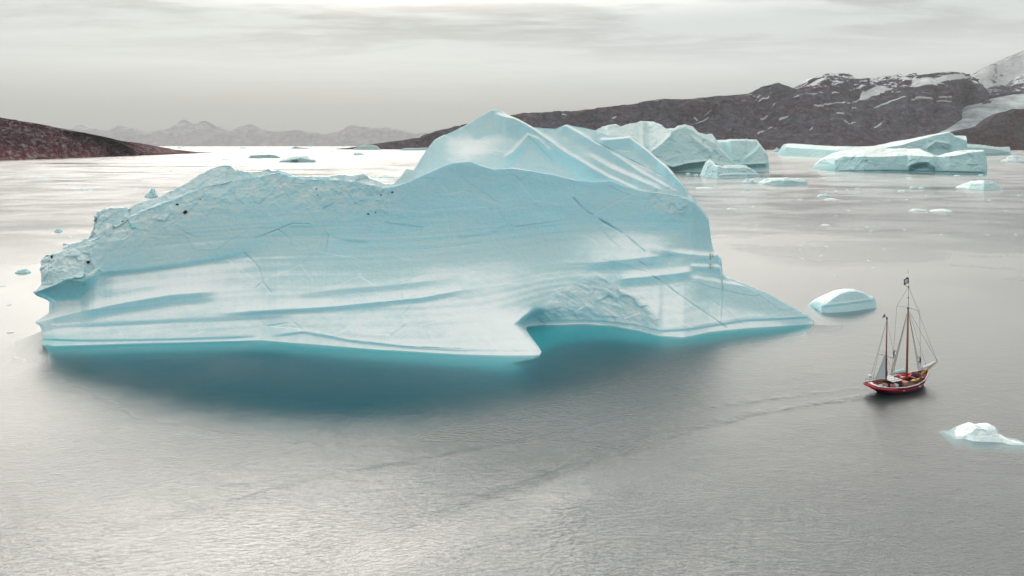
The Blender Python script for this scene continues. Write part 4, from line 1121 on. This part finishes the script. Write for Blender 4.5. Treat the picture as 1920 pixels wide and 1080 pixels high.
M_HULL = plain('hull_paint', (0.055, 0.010, 0.022), 0.38, 0.35, 0.8, coat=0.2)
M_STRAKE = plain('strake_paint', (0.36, 0.010, 0.060), 0.4, 0.2, 0.8, coat=0.1)
M_RED = plain('bright_red', (0.52, 0.020, 0.045), 0.45, 0.2, 1.5)
M_WHITE = plain('white_paint', (0.74, 0.76, 0.74), 0.5, 0.25, 2.0)
M_DECK = plain('deck_planks', (0.19, 0.135, 0.10), 0.75, 0.4, 2.5)
M_CABIN = plain('cabin_wood', (0.10, 0.022, 0.022), 0.45, 0.4, 2.0)
M_GLASS = plain('dark_window', (0.02, 0.025, 0.03), 0.12, 0.1, 2.0)
M_SPAR = plain('varnished_spar', (0.26, 0.115, 0.055), 0.4, 0.35, 1.2)
M_SPAR_D = plain('dark_spar', (0.15, 0.045, 0.035), 0.45, 0.35, 1.2)
M_SAIL = plain('sail_cloth', (0.62, 0.72, 0.75), 0.85, 0.15, 0.8)
M_ROPE = plain('rope', (0.16, 0.15, 0.15), 0.9, 0.3, 3.0)
M_YEL = plain('yellow_hull', (0.62, 0.34, 0.06), 0.4, 0.25, 1.5)
M_TAN = plain('tan_wood', (0.50, 0.33, 0.19), 0.7, 0.35, 2.0)
M_PURP = plain('dark_canvas', (0.085, 0.035, 0.055), 0.9, 0.35, 2.0)
M_BLUEW = plain('pale_blue_plastic', (0.48, 0.62, 0.66), 0.5, 0.2, 2.0)
M_STEEL = plain('galvanised_steel', (0.35, 0.36, 0.37), 0.45, 0.3, 2.0, metal=0.6)
M_NAVY = plain('navy_cloth', (0.035, 0.045, 0.085), 0.9, 0.2, 2.0)
M_TEAL = plain('pale_teal_cover', (0.45, 0.62, 0.60), 0.8, 0.2, 1.0)

boat = bpy.data.objects.new('sailing_boat', None); COL.objects.link(boat)
_d = Vector((BOAT_B[0] - BOAT_A[0], BOAT_B[1] - BOAT_A[1], 0))
HEAD = math.atan2(_d.y, _d.x)
boat.location = (BOAT_A[0], BOAT_A[1], 0); boat.rotation_euler = (0, 0, HEAD)
BS = _d.length / 14.2; BSV = Vector((BS * 0.95, BS * 1.14, BS * 1.15)); boat.scale = BSV
tag(boat, 'two masted sailing boat with a dark red hull and two crew up its rigging', 'sailing boat')

sB = LI([(-2.8, 1.30), (-1.5, 1.72), (1, 2.15), (5, 2.5), (8, 2.45), (11, 1.95), (13, 1.2), (14.6, .42), (15.4, .05)])
sZ = LI([(-2.8, 1.98), (0, 1.62), (4, 1.38), (8, 1.48), (11, 1.82), (13.5, 2.3), (15.4, 2.75)])
sK = LI([(-2.8, 1.28), (-1.5, .72), (0, -.1), (2, -.9), (7, -1.2), (12, -1.0), (13.6, -.3), (14.6, 1.0), (15.4, 2.4)])
sP = LI([(-2.8, .55), (0, .5), (7, .4), (12, .6), (15.4, .9)])


def hull_ring(x, t0=0.0, t1=1.0, off=0.0, n=11, side=1):
    b, zs, zk, p = float(sB(x)), float(sZ(x)), float(sK(x)), float(sP(x))
    return [(x, side * (b * t ** p + off), zk + (zs - zk) * t) for t in np.linspace(t0, t1, n)]


XS = np.concatenate([np.linspace(-2.8, 12, 26), np.linspace(12.4, 15.4, 10)])
bm = new_bm()
loft(bm, [hull_ring(x, side=1)[::-1] + hull_ring(x, side=-1)[1:] for x in XS], closed=False)
tr = hull_ring(-2.8, side=1)[::-1] + hull_ring(-2.8, side=-1)[1:]
bm.faces.new([bm.verts.new(p) for p in tr])
bmesh.ops.remove_doubles(bm, verts=bm.verts, dist=0.003)
hull = fin('hull', bm, M_HULL, boat)
for side in (1, -1):
    bm = new_bm()
    loft(bm, [hull_ring(x, 0.60 if x > 0.5 else 0.55, 0.985, 0.03, 5, side) for x in XS], closed=False)
    o = fin('sheer_strake', bm, M_STRAKE, boat)
    bm = new_bm(); loft(bm, [[(x, side * max(0.02, q[1] - 0.09), q[2]) for q in hull_ring(x, max(0.3, 1 - 0.55 / float(sZ(x) - sK(x))), 1.0, 0.0, 4, 1)] for x in XS[1:-3]], closed=False)
    fin('bulwark', bm, M_STRAKE, boat)
    bm = new_bm(); tube(bm, [(x, side * (float(sB(x)) - 0.01), float(sZ(x)) + 0.03) for x in XS], 0.075, 6)
    fin('rail_cap', bm, M_WHITE, boat)
    bm = new_bm(); tube(bm, [(x, side * (float(sB(x)) + 0.05), float(sZ(x)) - 0.30) for x in np.linspace(-2.85, 1.8, 10)], [0.17] * 7 + [0.13, 0.09, 0.05], 8)
    fin('rubbing_strake', bm, M_RED, boat, label='bright red rubbing strake round the stern')
bm = new_bm(); tube(bm, [(-2.87, y, 1.68) for y in np.linspace(-1.33, 1.33, 5)], 0.17, 8); box(bm, (-2.83, 0, 1.66), (0.05, 2.3, 0.5), 0.01)
fin('transom', bm, M_RED, boat, label='bright red transom band')
bm = new_bm(); loft(bm, [[(x, float(sB(x)) - 0.06, float(sZ(x)) - 0.5), (x, 0, float(sZ(x)) - 0.44), (x, -float(sB(x)) + 0.06, float(sZ(x)) - 0.5)] for x in XS[:-2]], closed=False)
deck = fin('deck', bm, M_DECK, boat)
for x, s in ((8.7, .34), (3.6, .22)):
    bm = new_bm(); box(bm, (x, -float(sB(x)) - 0.045, float(sZ(x)) - 0.52), (s * 2, .03, s * .6), 0.01); fin('name_plate', bm, M_WHITE, boat)

# deckhouse
dz = 0.95
bm = new_bm(); box(bm, (3.55, 0, dz + 0.62), (2.7, 2.2, 1.25), 0.05, (0.95, 0.94)); cab = fin('deckhouse', bm, M_CABIN, boat, smooth=False)
bm = new_bm(); box(bm, (3.5, 0, dz + 1.31), (3.1, 2.55, 0.10), 0.03); rf = fin('roof', bm, M_WHITE, cab, smooth=False)
for yy in (-0.8, 0.0, 0.8):
    bm = new_bm(); box(bm, (3.4, yy, dz + 1.40), (2.7, 0.05, 0.06), 0.01); fin('roof_batten', bm, M_STEEL, cab, smooth=False)
for side in (1, -1):
    for k in range(3):
        bm = new_bm(); box(bm, (2.7 + 0.8 * k, side * 1.075, dz + 0.86), (0.5, 0.05, 0.34), 0.02); fin('window', bm, M_GLASS, cab, smooth=False)
for yy in (-0.6, 0.05, 0.68):
    bm = new_bm(); box(bm, (4.86, yy, dz + 0.82), (0.05, 0.42, 0.42), 0.02); fin('window', bm, M_GLASS, cab, smooth=False)
bm = new_bm(); box(bm, (2.22, -0.35, dz + 0.62), (0.06, 0.65, 1.05), 0.02); fin('door', bm, M_GLASS, cab, smooth=False)
for x, y in ((5.35, -0.75), (5.55, 0.1)):
    bm = new_bm(); tube(bm, [(x, y, dz), (x, y, dz + .9), (x + .12, y, dz + 1.12), (x + .35, y, dz + 1.18)], [.13, .13, .17, .24], 10); fin('ventilator', bm, M_CABIN, boat)
bm = new_bm(); box(bm, (6.7, -0.15, dz + 0.32), (1.5, 1.5, 0.5), 0.05, (0.92, 0.92)); hatch = fin('hatch', bm, M_TAN, boat, smooth=False)
bm = new_bm(); box(bm, (6.7, -0.15, dz + 0.60), (1.6, 1.6, 0.06), 0.02); fin('hatch_cover', bm, plain('pink_canvas', (0.55, 0.30, 0.27), 0.9), hatch, smooth=False)
bm = new_bm(); box(bm, (10.0, 0, dz + 0.75), (1.0, 1.2, 0.45), 0.05, (0.9, 0.9)); fin('skylight', bm, M_CABIN, boat, smooth=False)
# stern gear
bm = new_bm(); box(bm, (-1.9, 0, 1.72), (0.6, 2.2, 0.30), 0.05); box(bm, (-1.3, 1.1, 1.62), (1.2, 0.5, 0.30), 0.05); box(bm, (-1.0, -1.25, 1.55), (1.8, 0.45, 0.28), 0.05); fin('bench', bm, M_WHITE, boat, smooth=False)
wh = new_bm()
for k in range(16):
    a, b = 2 * math.pi * k / 16, 2 * math.pi * (k + 1) / 16
    tube(wh, [(-0.55, .5 * math.cos(a), 2.0 + .5 * math.sin(a)), (-0.55, .5 * math.cos(b), 2.0 + .5 * math.sin(b))], .035, 6)
for k in range(8):
    a = 2 * math.pi * k / 8; tube(wh, [(-0.55, 0, 2.0), (-0.55, .62 * math.cos(a), 2.0 + .62 * math.sin(a))], .022, 5)
box(wh, (-0.35, 0, 1.6), (0.35, 0.4, 0.9), 0.03)
fin('steering_wheel', wh, M_CABIN, boat)
bm = new_bm(); tube(bm, [(-2.3, 0.55, 1.5), (-2.3, 0.55, 3.15)], 0.045); fin('radar_pole', bm, M_WHITE, boat)
bm = new_bm(); bmesh.ops.create_uvsphere(bm, u_segments=14, v_segments=8, radius=0.36, matrix=Matrix.Translation((-2.3, 0.55, 3.3)) @ Matrix.Diagonal((1, 1, .62, 1))); fin('radar_dome', bm, M_WHITE, boat)
bm = new_bm(); tube(bm, [(-1.6, -.75, 1.75), (-.75, -.75, 1.75)], 0.27, 12); fin('life_raft', bm, M_WHITE, boat)
bm = new_bm()
for x in np.arange(-2.6, 2.2, 0.95):
    for sd in (1, -1): tube(bm, [(x, sd * (float(sB(x)) - .05), float(sZ(x))), (x, sd * (float(sB(x)) - .05), float(sZ(x)) + .72)], .022, 5)
for sd in (1, -1):
    for hgt in (.38, .72): tube(bm, [(x, sd * (float(sB(x)) - .05), float(sZ(x)) + hgt) for x in np.linspace(-2.6, 2.1, 8)], .018, 5)
fin('stern_railing', bm, M_STEEL, boat)
# bow gear
bm = new_bm(); tube(bm, [(12.2, -.6, 2.15), (12.2, .6, 2.15)], .22, 10); box(bm, (12.2, .45, 1.95), (.4, .12, .7), .02); box(bm, (12.2, -.45, 1.95), (.4, .12, .7), .02); fin('windlass', bm, M_TAN, boat)
bm = new_bm(); tube(bm, [(13.2, 0, 2.15), (15.0, 0, 2.78), (18.3, 0, 3.85)], [.17, .17, .10], 10); bow = fin('bowsprit', bm, M_YEL, boat)
bm = new_bm()
for sd in (1, -1):
    tube(bm, [(14.6, sd * .55, 2.55), (16.6, sd * .75, 3.1), (18.25, 0, 3.82)], .03, 5)
    for k in range(7):
        f = k / 7; tube(bm, [(14.8 + 3.0 * f, sd * (.62 - .5 * f * f), 2.62 + 1.05 * f), (15.1 + 3.0 * f, 0, 2.62 + 1.0 * f)], .018, 4)
tube(bm, [(15.2, 0, 1.2), (18.25, 0, 3.8)], .035, 5)
fin('bowsprit_net', bm, M_WHITE, bow)
bm = new_bm(); tube(bm, [(13.3, .1, 3.0), (14.2, .05, 3.25), (15.4, .05, 3.35), (16.9, .03, 3.75), (18.0, 0, 4.0)], [.10, .30, .26, .18, .06], 9); fin('furled_jib', bm, M_SAIL, boat)
bm = new_bm(); tube(bm, [(13.0, 0, 3.9), (13.4, .05, 3.0), (13.9, 0, 2.8)], [.05, .22, .28], 8); fin('staysail_bag', bm, M_SAIL, boat)
# masts
bm = new_bm(); tube(bm, [(8.3, 0, 0.6), (8.3, 0, 8), (8.3, 0, 14.7)], [.20, .19, .15], 12); mm = fin('main_mast', bm, M_SPAR, boat)
bm = new_bm(); tube(bm, [(8.32, 0.0, 14.0), (8.32, 0, 18.6), (8.32, 0, 21.2)], [.085, .07, .045], 8); tm = fin('topmast', bm, M_WHITE, mm)
bm = new_bm()
for z, r in ((14.72, .20), (16.6, .13), (18.6, .14)): tube(bm, [(8.3, 0, z - .12), (8.3, 0, z + .06)], r, 10)
tube(bm, [(8.3, 0, 18.5), (7.75, .15, 18.75), (7.6, .15, 19.15)], .04, 5); tube(bm, [(8.3, 0, 20.9), (8.05, 0, 21.1), (8.0, 0, 21.6)], .03, 5)
fin('mast_band', bm, M_CABIN, mm)
bm = new_bm(); tube(bm, [(8.3, -2.3, 14.62), (8.3, 0, 14.85), (8.3, 2.3, 14.62)], [.03, .06, .03], 6); fin('crosstree', bm, M_STEEL, mm)
bm = new_bm(); tube(bm, [(1.75, 0, 0.6), (1.72, 0, 7), (1.70, 0, 13.4)], [.15, .13, .09], 12); zm = fin('mizzen_mast', bm, M_SPAR_D, boat)
bm = new_bm(); tube(bm, [(1.7, 0, 13.2), (1.7, 0, 13.62)], .14, 8); fin('mast_band', bm, M_CABIN, zm)
bm = new_bm(); tube(bm, [(1.73, -1.7, 6.4), (1.73, 0, 6.7), (1.73, 1.7, 6.4)], [.035, .06, .035], 6); box(bm, (1.73, .9, 6.62), (.2, .25, .12), .02); box(bm, (1.73, -1.0, 6.62), (.2, .25, .12), .02); fin('spreader', bm, M_STEEL, zm)


def cloth(fn, nu, nv):
    bm = new_bm()
    vv = [[bm.verts.new(fn(u / nu, v / nv)) for u in range(nu + 1)] for v in range(nv + 1)]
    for v in range(nv):
        for u in range(nu): bm.faces.new((vv[v][u], vv[v][u + 1], vv[v + 1][u + 1], vv[v + 1][u]))
    return bm


# mizzen sail, furled main, flags
bm = cloth(lambda u, v: (1.58 - u * (1 - v) * 3.3 - 0.1 * v, 0.35 * math.sin(math.pi * u) * (1 - v) + 0.02, 2.35 + 4.9 * v + 0.25 * u * (1 - v)), 10, 16)
fin('mizzen_sail', bm, M_SAIL, boat)
bm = new_bm(); tube(bm, [(1.75, 0, 2.2), (-2.0, 0, 2.45)], [.08, .06], 8); fin('mizzen_boom', bm, M_SPAR, boat)
bm = new_bm(); tube(bm, [(8.1, 0.1, 2.75), (4.2, .25, 3.0)], [.11, .09], 8); fin('main_boom', bm, M_SPAR, boat)
bm = new_bm(); tube(bm, [(8.0, .1, 3.0), (7.4, .12, 3.25), (6.6, .15, 3.28), (5.6, .2, 3.22), (4.6, .22, 3.18), (4.2, .25, 3.1)], [.16, .40, .36, .30, .24, .10], 10); fin('furled_mainsail', bm, M_TEAL, boat)


def flagfn(L, H, x, y, z, amp=.16, taper=1.0):
    return lambda u, v: (x - L * u, y + amp * math.sin(u * 5.2) * u ** .5, z - H * (0.5 + (v - 0.5) * (1 - (1 - taper) * u)) - .22 * u + .06 * math.sin(u * 7))


fo = fin('flag', cloth(flagfn(1.75, 1.1, 8.28, 0, 20.3), 14, 8), M_NAVY, mm, label='navy and white flag at the masthead')
fo.data.materials.append(M_WHITE)
for p in fo.data.polygons:
    c_ = p.center
    u_ = (8.28 - c_.x) / 1.75
    v_ = (20.3 - .22 * u_ - c_.z) / 1.1
    if 0.14 < u_ < 0.78 and 0.22 < v_ < 0.78: p.material_index = 1
fin('pennant', cloth(flagfn(1.0, .55, 1.5, 0.25, 14.05, .1, .25), 10, 5), M_NAVY, zm, label='small dark pennant above the mizzen')
bm = new_bm(); tube(bm, [(1.6, .1, 13.4), (1.5, .25, 14.1)], .02, 5); fin('pennant_staff', bm, M_STEEL, zm)
# standing rigging
PORT_FEET = [(6.7, 2.38, 1.5), (7.1, 2.40, 1.5), (7.5, 2.40, 1.5)]
STAR_FEET = [(8.8, -2.36, 1.6), (9.25, -2.30, 1.65), (9.7, -2.22, 1.7)]
TOPM = Vector((8.3, 0, 14.4))
for feet in (PORT_FEET, STAR_FEET):
    for f in feet:
        bm = new_bm(); tube(bm, [f, TOPM], .028, 5); fin('shroud', bm, M_ROPE, boat)
    a0, b0 = Vector(feet[0]), Vector(feet[-1])
    for k in range(1, 12):
        f = k * 0.035
        bm = new_bm(); tube(bm, [a0.lerp(TOPM, f), b0.lerp(TOPM, f)], .022, 4); fin('ratline', bm, M_ROPE, boat)
MZT = (1.7, 0, 13.2)
for pts in ([(8.3, 0, 14.5), (18.25, 0, 3.85)], [(8.3, 0, 18.6), (18.25, 0, 3.9)], [(8.3, 0, 14.6), (14.9, 0, 2.8)], [(8.3, 0, 18.6), (8.3, 2.25, 14.62), (7.3, 2.4, 1.5)], [(8.3, 0, 18.6), (8.3, -2.25, 14.62), (9.0, -2.3, 1.65)],
            [MZT, (1.73, 1.65, 6.42), (0.9, 2.1, 1.6)], [MZT, (1.73, -1.65, 6.42), (1.0, -2.1, 1.6)], [MZT, (-2.7, .5, 2.0)], [(1.7, 0, 6.6), (2.4, 2.2, 1.5)], [(1.7, 0, 6.6), (2.4, -2.2, 1.5)], [(1.7, 0, 10), (5.2, 1.9, 1.5)], [(8.3, 0, 13.5), (4.3, .25, 3.1)]):
    bm = new_bm(); tube(bm, pts, .022, 5); fin('stay', bm, M_ROPE, boat)
bm = new_bm()
for k, (x, y) in enumerate([(5.9, 1.9), (6.3, 2.0), (6.0, -2.0), (11.6, .9), (0.4, 1.4)]):
    for r in (.16, .22, .28):
        q = [(x + r * math.cos(a), y + r * math.sin(a), float(sZ(x)) - .42 + .05 * (3 - r * 8)) for a in np.linspace(0, 6.2, 10)]
        tube(bm, q, .04, 5)
fin('rope_coil', bm, M_TAN, boat)

# ------------------------------------------------------------------ loose gear on the deck
BM_ = Matrix.Translation(boat.location) @ Matrix.Rotation(HEAD, 4, 'Z') @ Matrix.Diagonal((*BSV, 1))


def onboat(o, label, cat, group=None):
    o.matrix_world = BM_; tag(o, label, cat, group); return o


def gear(name, label, cat, group=None):
    e = bpy.data.objects.new(name, None); COL.objects.link(e); return onboat(e, label, cat, group)


g = gear('inflatable_dinghy', 'crimson inflatable dinghy stowed on the far side of the foredeck', 'dinghy')
bm = new_bm(); tube(bm, [(6.6, .55, dz + .75), (8, .42, dz + .75), (10.2, .45, dz + .85), (11.3, .9, dz + 1.05), (10.2, 1.55, dz + .85), (8, 1.7, dz + .75), (6.6, 1.6, dz + .75)], [.16, .27, .27, .26, .27, .27, .16], 10); fin('buoyancy_tube', bm, M_RED, g)
bm = new_bm(); box(bm, (8.6, 1.08, dz + .6), (3.6, 1.1, .12), .03); fin('floor', bm, M_TEAL, g, smooth=False)
bm = new_bm(); box(bm, (8.4, 1.08, dz + .86), (.28, 1.15, .08), .02); fin('thwart', bm, M_WHITE, g, smooth=False)


def kayak(label, mat, x1, x2, y1, y2, z):
    g = gear('kayak', label, 'kayak', 'kayaks lashed on the deck')
    rings = []
    for t in np.linspace(0, 1, 15):
        wv = .34 * math.sin(math.pi * min(1, max(0, t))) ** .7 + .01; x = x1 + (x2 - x1) * t; y = y1 + (y2 - y1) * t; zz = z + .16 * (2 * t - 1) ** 4
        rings.append([(x, y + wv * math.cos(a), zz + wv * .62 * math.sin(a)) for a in np.linspace(0, 2 * math.pi, 12, endpoint=False)])
    bm = new_bm(); loft(bm, rings); fin('kayak_hull', bm, mat, g)
    xm, ym = (x1 + x2) / 2, (y1 + y2) / 2
    bm = new_bm()
    qs = [(xm + .42 * math.cos(a), ym + .22 * math.sin(a), z + .21) for a in np.linspace(0, 2 * math.pi, 14)]
    tube(bm, qs, .03, 5); box(bm, (xm, ym, z + .19), (.66, .3, .05), .01); fin('cockpit', bm, M_GLASS, g)


kayak('yellow kayak lashed on the near side of the deck', M_YEL, 7.6, 11.4, -1.15, -0.75, dz + .72)
kayak('red kayak stowed along the near bulwark at the bow', M_RED, 10.6, 13.2, -1.35, -0.75, dz + 1.0)


def barrel(label, mat, x, y, r=.36, h=.85, z=dz + .1):
    g = gear('barrel', label, 'barrel', 'barrels at the near rail')
    bm = new_bm(); tube(bm, [(x, y, z), (x, y, z + .08), (x, y, z + h * .5), (x, y, z + h - .08), (x, y, z + h)], [r * .9, r, r * 1.06, r, r * .9], 14); fin('barrel_body', bm, mat, g)
    bm = new_bm()
    for f in (.2, .8): tube(bm, [(x, y, z + h * f - .03), (x, y, z + h * f + .03)], r * 1.05 + .02, 14)
    fin('hoop', bm, M_WHITE, g)


barrel('red barrel standing at the near rail beside the deckhouse', M_RED, 1.55, -1.45)
barrel('pale blue and white barrel standing next to the red one', M_BLUEW, 2.35, -1.65, .40, .95)
g = gear('basket', 'round tan basket on the aft deck beside the mizzen mast', 'basket')
bm = new_bm(); tube(bm, [(.75, -.45, dz + .25), (.75, -.45, dz + .5), (.75, -.45, dz + .85)], [.38, .46, .52], 14); fin('basket_body', bm, M_TAN, g)
bm = new_bm(); tube(bm, [(.75 + .5 * math.cos(a), -.45 + .5 * math.sin(a), dz + .87) for a in np.linspace(0, 2 * math.pi, 16)], .045, 6); fin('rim', bm, M_SPAR, g)
g = gear('canvas_heap', 'dark purple canvas heap on the foredeck behind the kayaks', 'canvas')
bm = new_bm(); bmesh.ops.create_icosphere(bm, subdivisions=3, radius=.8, matrix=Matrix.Translation((11.7, .35, dz + 1.0)))
for v in bm.verts:
    q = v.co - Vector((11.7, .35, dz + 1.0)); n_ = float(perlin(np.array(q) * 2.2)); q *= 1 + .5 * n_; q.z *= .7; v.co = Vector((11.7, .35, dz + 1.0)) + q
fin('canvas_cover', bm, M_PURP, g)

# ------------------------------------------------------------------ crew
M_SKIN = plain('skin', (0.45, 0.27, 0.20), 0.6, 0.1)
M_HAIR = plain('hair', (0.04, 0.03, 0.025), 0.8, 0.2)
M_DARK = plain('dark_jacket', (0.035, 0.028, 0.035), 0.85, 0.3)
M_TROU = plain('dark_trousers', (0.025, 0.025, 0.035), 0.85, 0.3)
M_JRED = plain('red_jacket', (0.42, 0.03, 0.04), 0.8, 0.2)


def person(label, pos, rot, jacket, climb, group):
    """one skinned body; joints posed either climbing a ladder of ratlines or standing with a hand on a rail"""
    J, E, RAD, MAT = [], [], [], []

    def j(p, r, parent=None, m=0):
        J.append(p); RAD.append(r); MAT.append(m)
        if parent is not None: E.append((parent, len(J) - 1))
        return len(J) - 1
    pel = j((0, 0, .96), .145, None, 1)
    wst = j((.01, 0, 1.14), .130, pel, 0); ch = j((.0, 0, 1.36), .150, wst, 0); nk = j((.01, 0, 1.51), .058, ch, 2)
    hd = j((.035, 0, 1.62), .088, nk, 2); ht = j((.03, 0, 1.72), .080, hd, 2); j((.125, 0, 1.635), .018, hd, 2)
    for s in (1, -1):
        sh = j((.0, s * .19, 1.42), .068, ch, 0)
        if climb:
            up = .12 if s > 0 else -.02
            elb = (.20, s * .27, 1.48 + up); wri = (.33, s * .16, 1.68 + up)
        else:
            elb = (.06, s * .27, 1.16) if s > 0 else (.12, s * .26, 1.17); wri = (.28, s * .22, 1.12) if s > 0 else (.16, s * .22, .95)
        e = j(elb, .050, sh, 0); w_ = j(wri, .035, e, 0)
        d = (Vector(wri) - Vector(elb)).normalized()
        side = Vector((0, 1, 0)); palm = Vector(wri) + d * .06
        p_ = j(tuple(palm), .034, w_, 2)
        for f, (o_, ln) in enumerate(((-.027, .070), (-.009, .082), (.009, .078), (.027, .060))):
            a = palm + side * o_ + d * .035; b = a + d * ln * .5 + Vector((.02, 0, -.012)); c = b + d * ln * .25 + Vector((.02, 0, -.03))
            k = j(tuple(a), .010, p_, 2); k = j(tuple(b), .009, k, 2); j(tuple(c), .008, k, 2)
        a = palm - side * s * .035; k = j(tuple(a), .012, p_, 2); j(tuple(a + d * .03 - side * s * .03 + Vector((.02, 0, 0))), .010, k, 2)
        hp = j((0, s * .095, .90), .105, pel, 1)
        if climb and s > 0: kn = (.24, s * .13, .66); an = (.10, s * .12, .33)
        else: kn = (.03, s * .11, .50); an = (.0, s * .11, .09)
        k = j(kn, .070, hp, 1); a = j(an, .047, k, 1); t = j((an[0] + .09, an[1], an[2] - .05), .042, a, 3); j((an[0] + .19, an[1], an[2] - .055), .034, t, 3)
    me = bpy.data.meshes.new('person'); me.from_pydata(J, E, []); me.update()
    o = bpy.data.objects.new('person', me); COL.objects.link(o)
    o.modifiers.new('skin', 'SKIN'); sub = o.modifiers.new('sub', 'SUBSURF'); sub.levels = 1; sub.render_levels = 1
    for v, r in zip(me.skin_vertices[0].data, RAD): v.radius = (r, r)
    me.skin_vertices[0].data[0].use_root = True
    dg = bpy.context.evaluated_depsgraph_get(); dg.update()
    m2 = bpy.data.meshes.new_from_object(o.evaluated_get(dg))
    o.modifiers.clear(); o.data = m2; m2.name = 'person'
    m2.materials.clear()
    for mt in (jacket, M_TROU, M_SKIN, M_HULL): m2.materials.append(mt)
    JA = [Vector(p) for p in J]
    for p in m2.polygons:
        b = min(range(len(JA)), key=lambda i: (p.center - JA[i]).length - RAD[i] * .6)
        p.material_index = MAT[b]; p.use_smooth = True
    bm = new_bm(); bmesh.ops.create_uvsphere(bm, u_segments=12, v_segments=8, radius=.105)
    for v in bm.verts:
        v.co = Vector((v.co.x * 1.02 - .012, v.co.y * .95, v.co.z)) + Vector((.025, 0, 1.715))
    bmesh.ops.delete(bm, geom=[v for v in bm.verts if v.co.z < 1.66 + max(0, v.co.x) * .6], context='VERTS')
    fin('hair', bm, M_HAIR, o)
    for s in (1, -1):
        bm = new_bm(); bmesh.ops.create_uvsphere(bm, u_segments=6, v_segments=4, radius=.012, matrix=Matrix.Translation((.118, s * .032, 1.655))); fin('eye', bm, M_GLASS, o)
    o.matrix_world = BM_ @ Matrix.Translation(pos) @ Matrix.Diagonal((1 / BSV.x, 1 / BSV.y, 1 / BSV.z, 1)) @ Matrix.Rotation(rot, 4, 'Z')
    tag(o, label, 'person', group)
    return o


def on_shroud(feet, f, out):
    a = Vector(feet[0]).lerp(Vector(feet[-1]), .5).lerp(TOPM, f)
    return a + Vector(out)


p = on_shroud(PORT_FEET, .27, (-.05, .36, 0)); person('person in dark clothes climbing the far shrouds, left of the main mast', p, R(-90), M_DARK, True, 'crew on the sailing boat')
p = on_shroud(STAR_FEET, .24, (.05, -.36, 0)); person('person in dark clothes climbing the shrouds right of the main mast', p, R(90), M_DARK, True, 'crew on the sailing boat')
person('person in a red jacket standing beside the mizzen mast', Vector((3.0, .75, dz + 1.36)), R(200), M_JRED, False, 'crew on the sailing boat')

# ------------------------------------------------------------------ air
hz_m, t_, o_ = new_mat('haze_air')
pv = t_.n('ShaderNodeVolumePrincipled'); pv.inputs['Density'].default_value = 1.7e-5; pv.inputs['Color'].default_value = (0.74, 0.76, 0.77, 1); pv.inputs['Anisotropy'].default_value = 0.1
t_.l(pv.outputs[0], o_.inputs['Volume'])
x1, y1, z1, y2, z2 = -60000, -400, -32, 80000, 3600
hv = [(x1, y1, z1), (-x1, y1, z1), (-x1, y2, z1), (x1, y2, z1), (x1, y1, z2), (-x1, y1, z2), (-x1, y2, z2), (x1, y2, z2)]
ho = mesh_obj('haze', hv, [(0, 3, 2, 1), (4, 5, 6, 7), (0, 1, 5, 4), (1, 2, 6, 5), (2, 3, 7, 6), (3, 0, 4, 7)], hz_m, smooth=False)
tag(ho, kind='stuff')
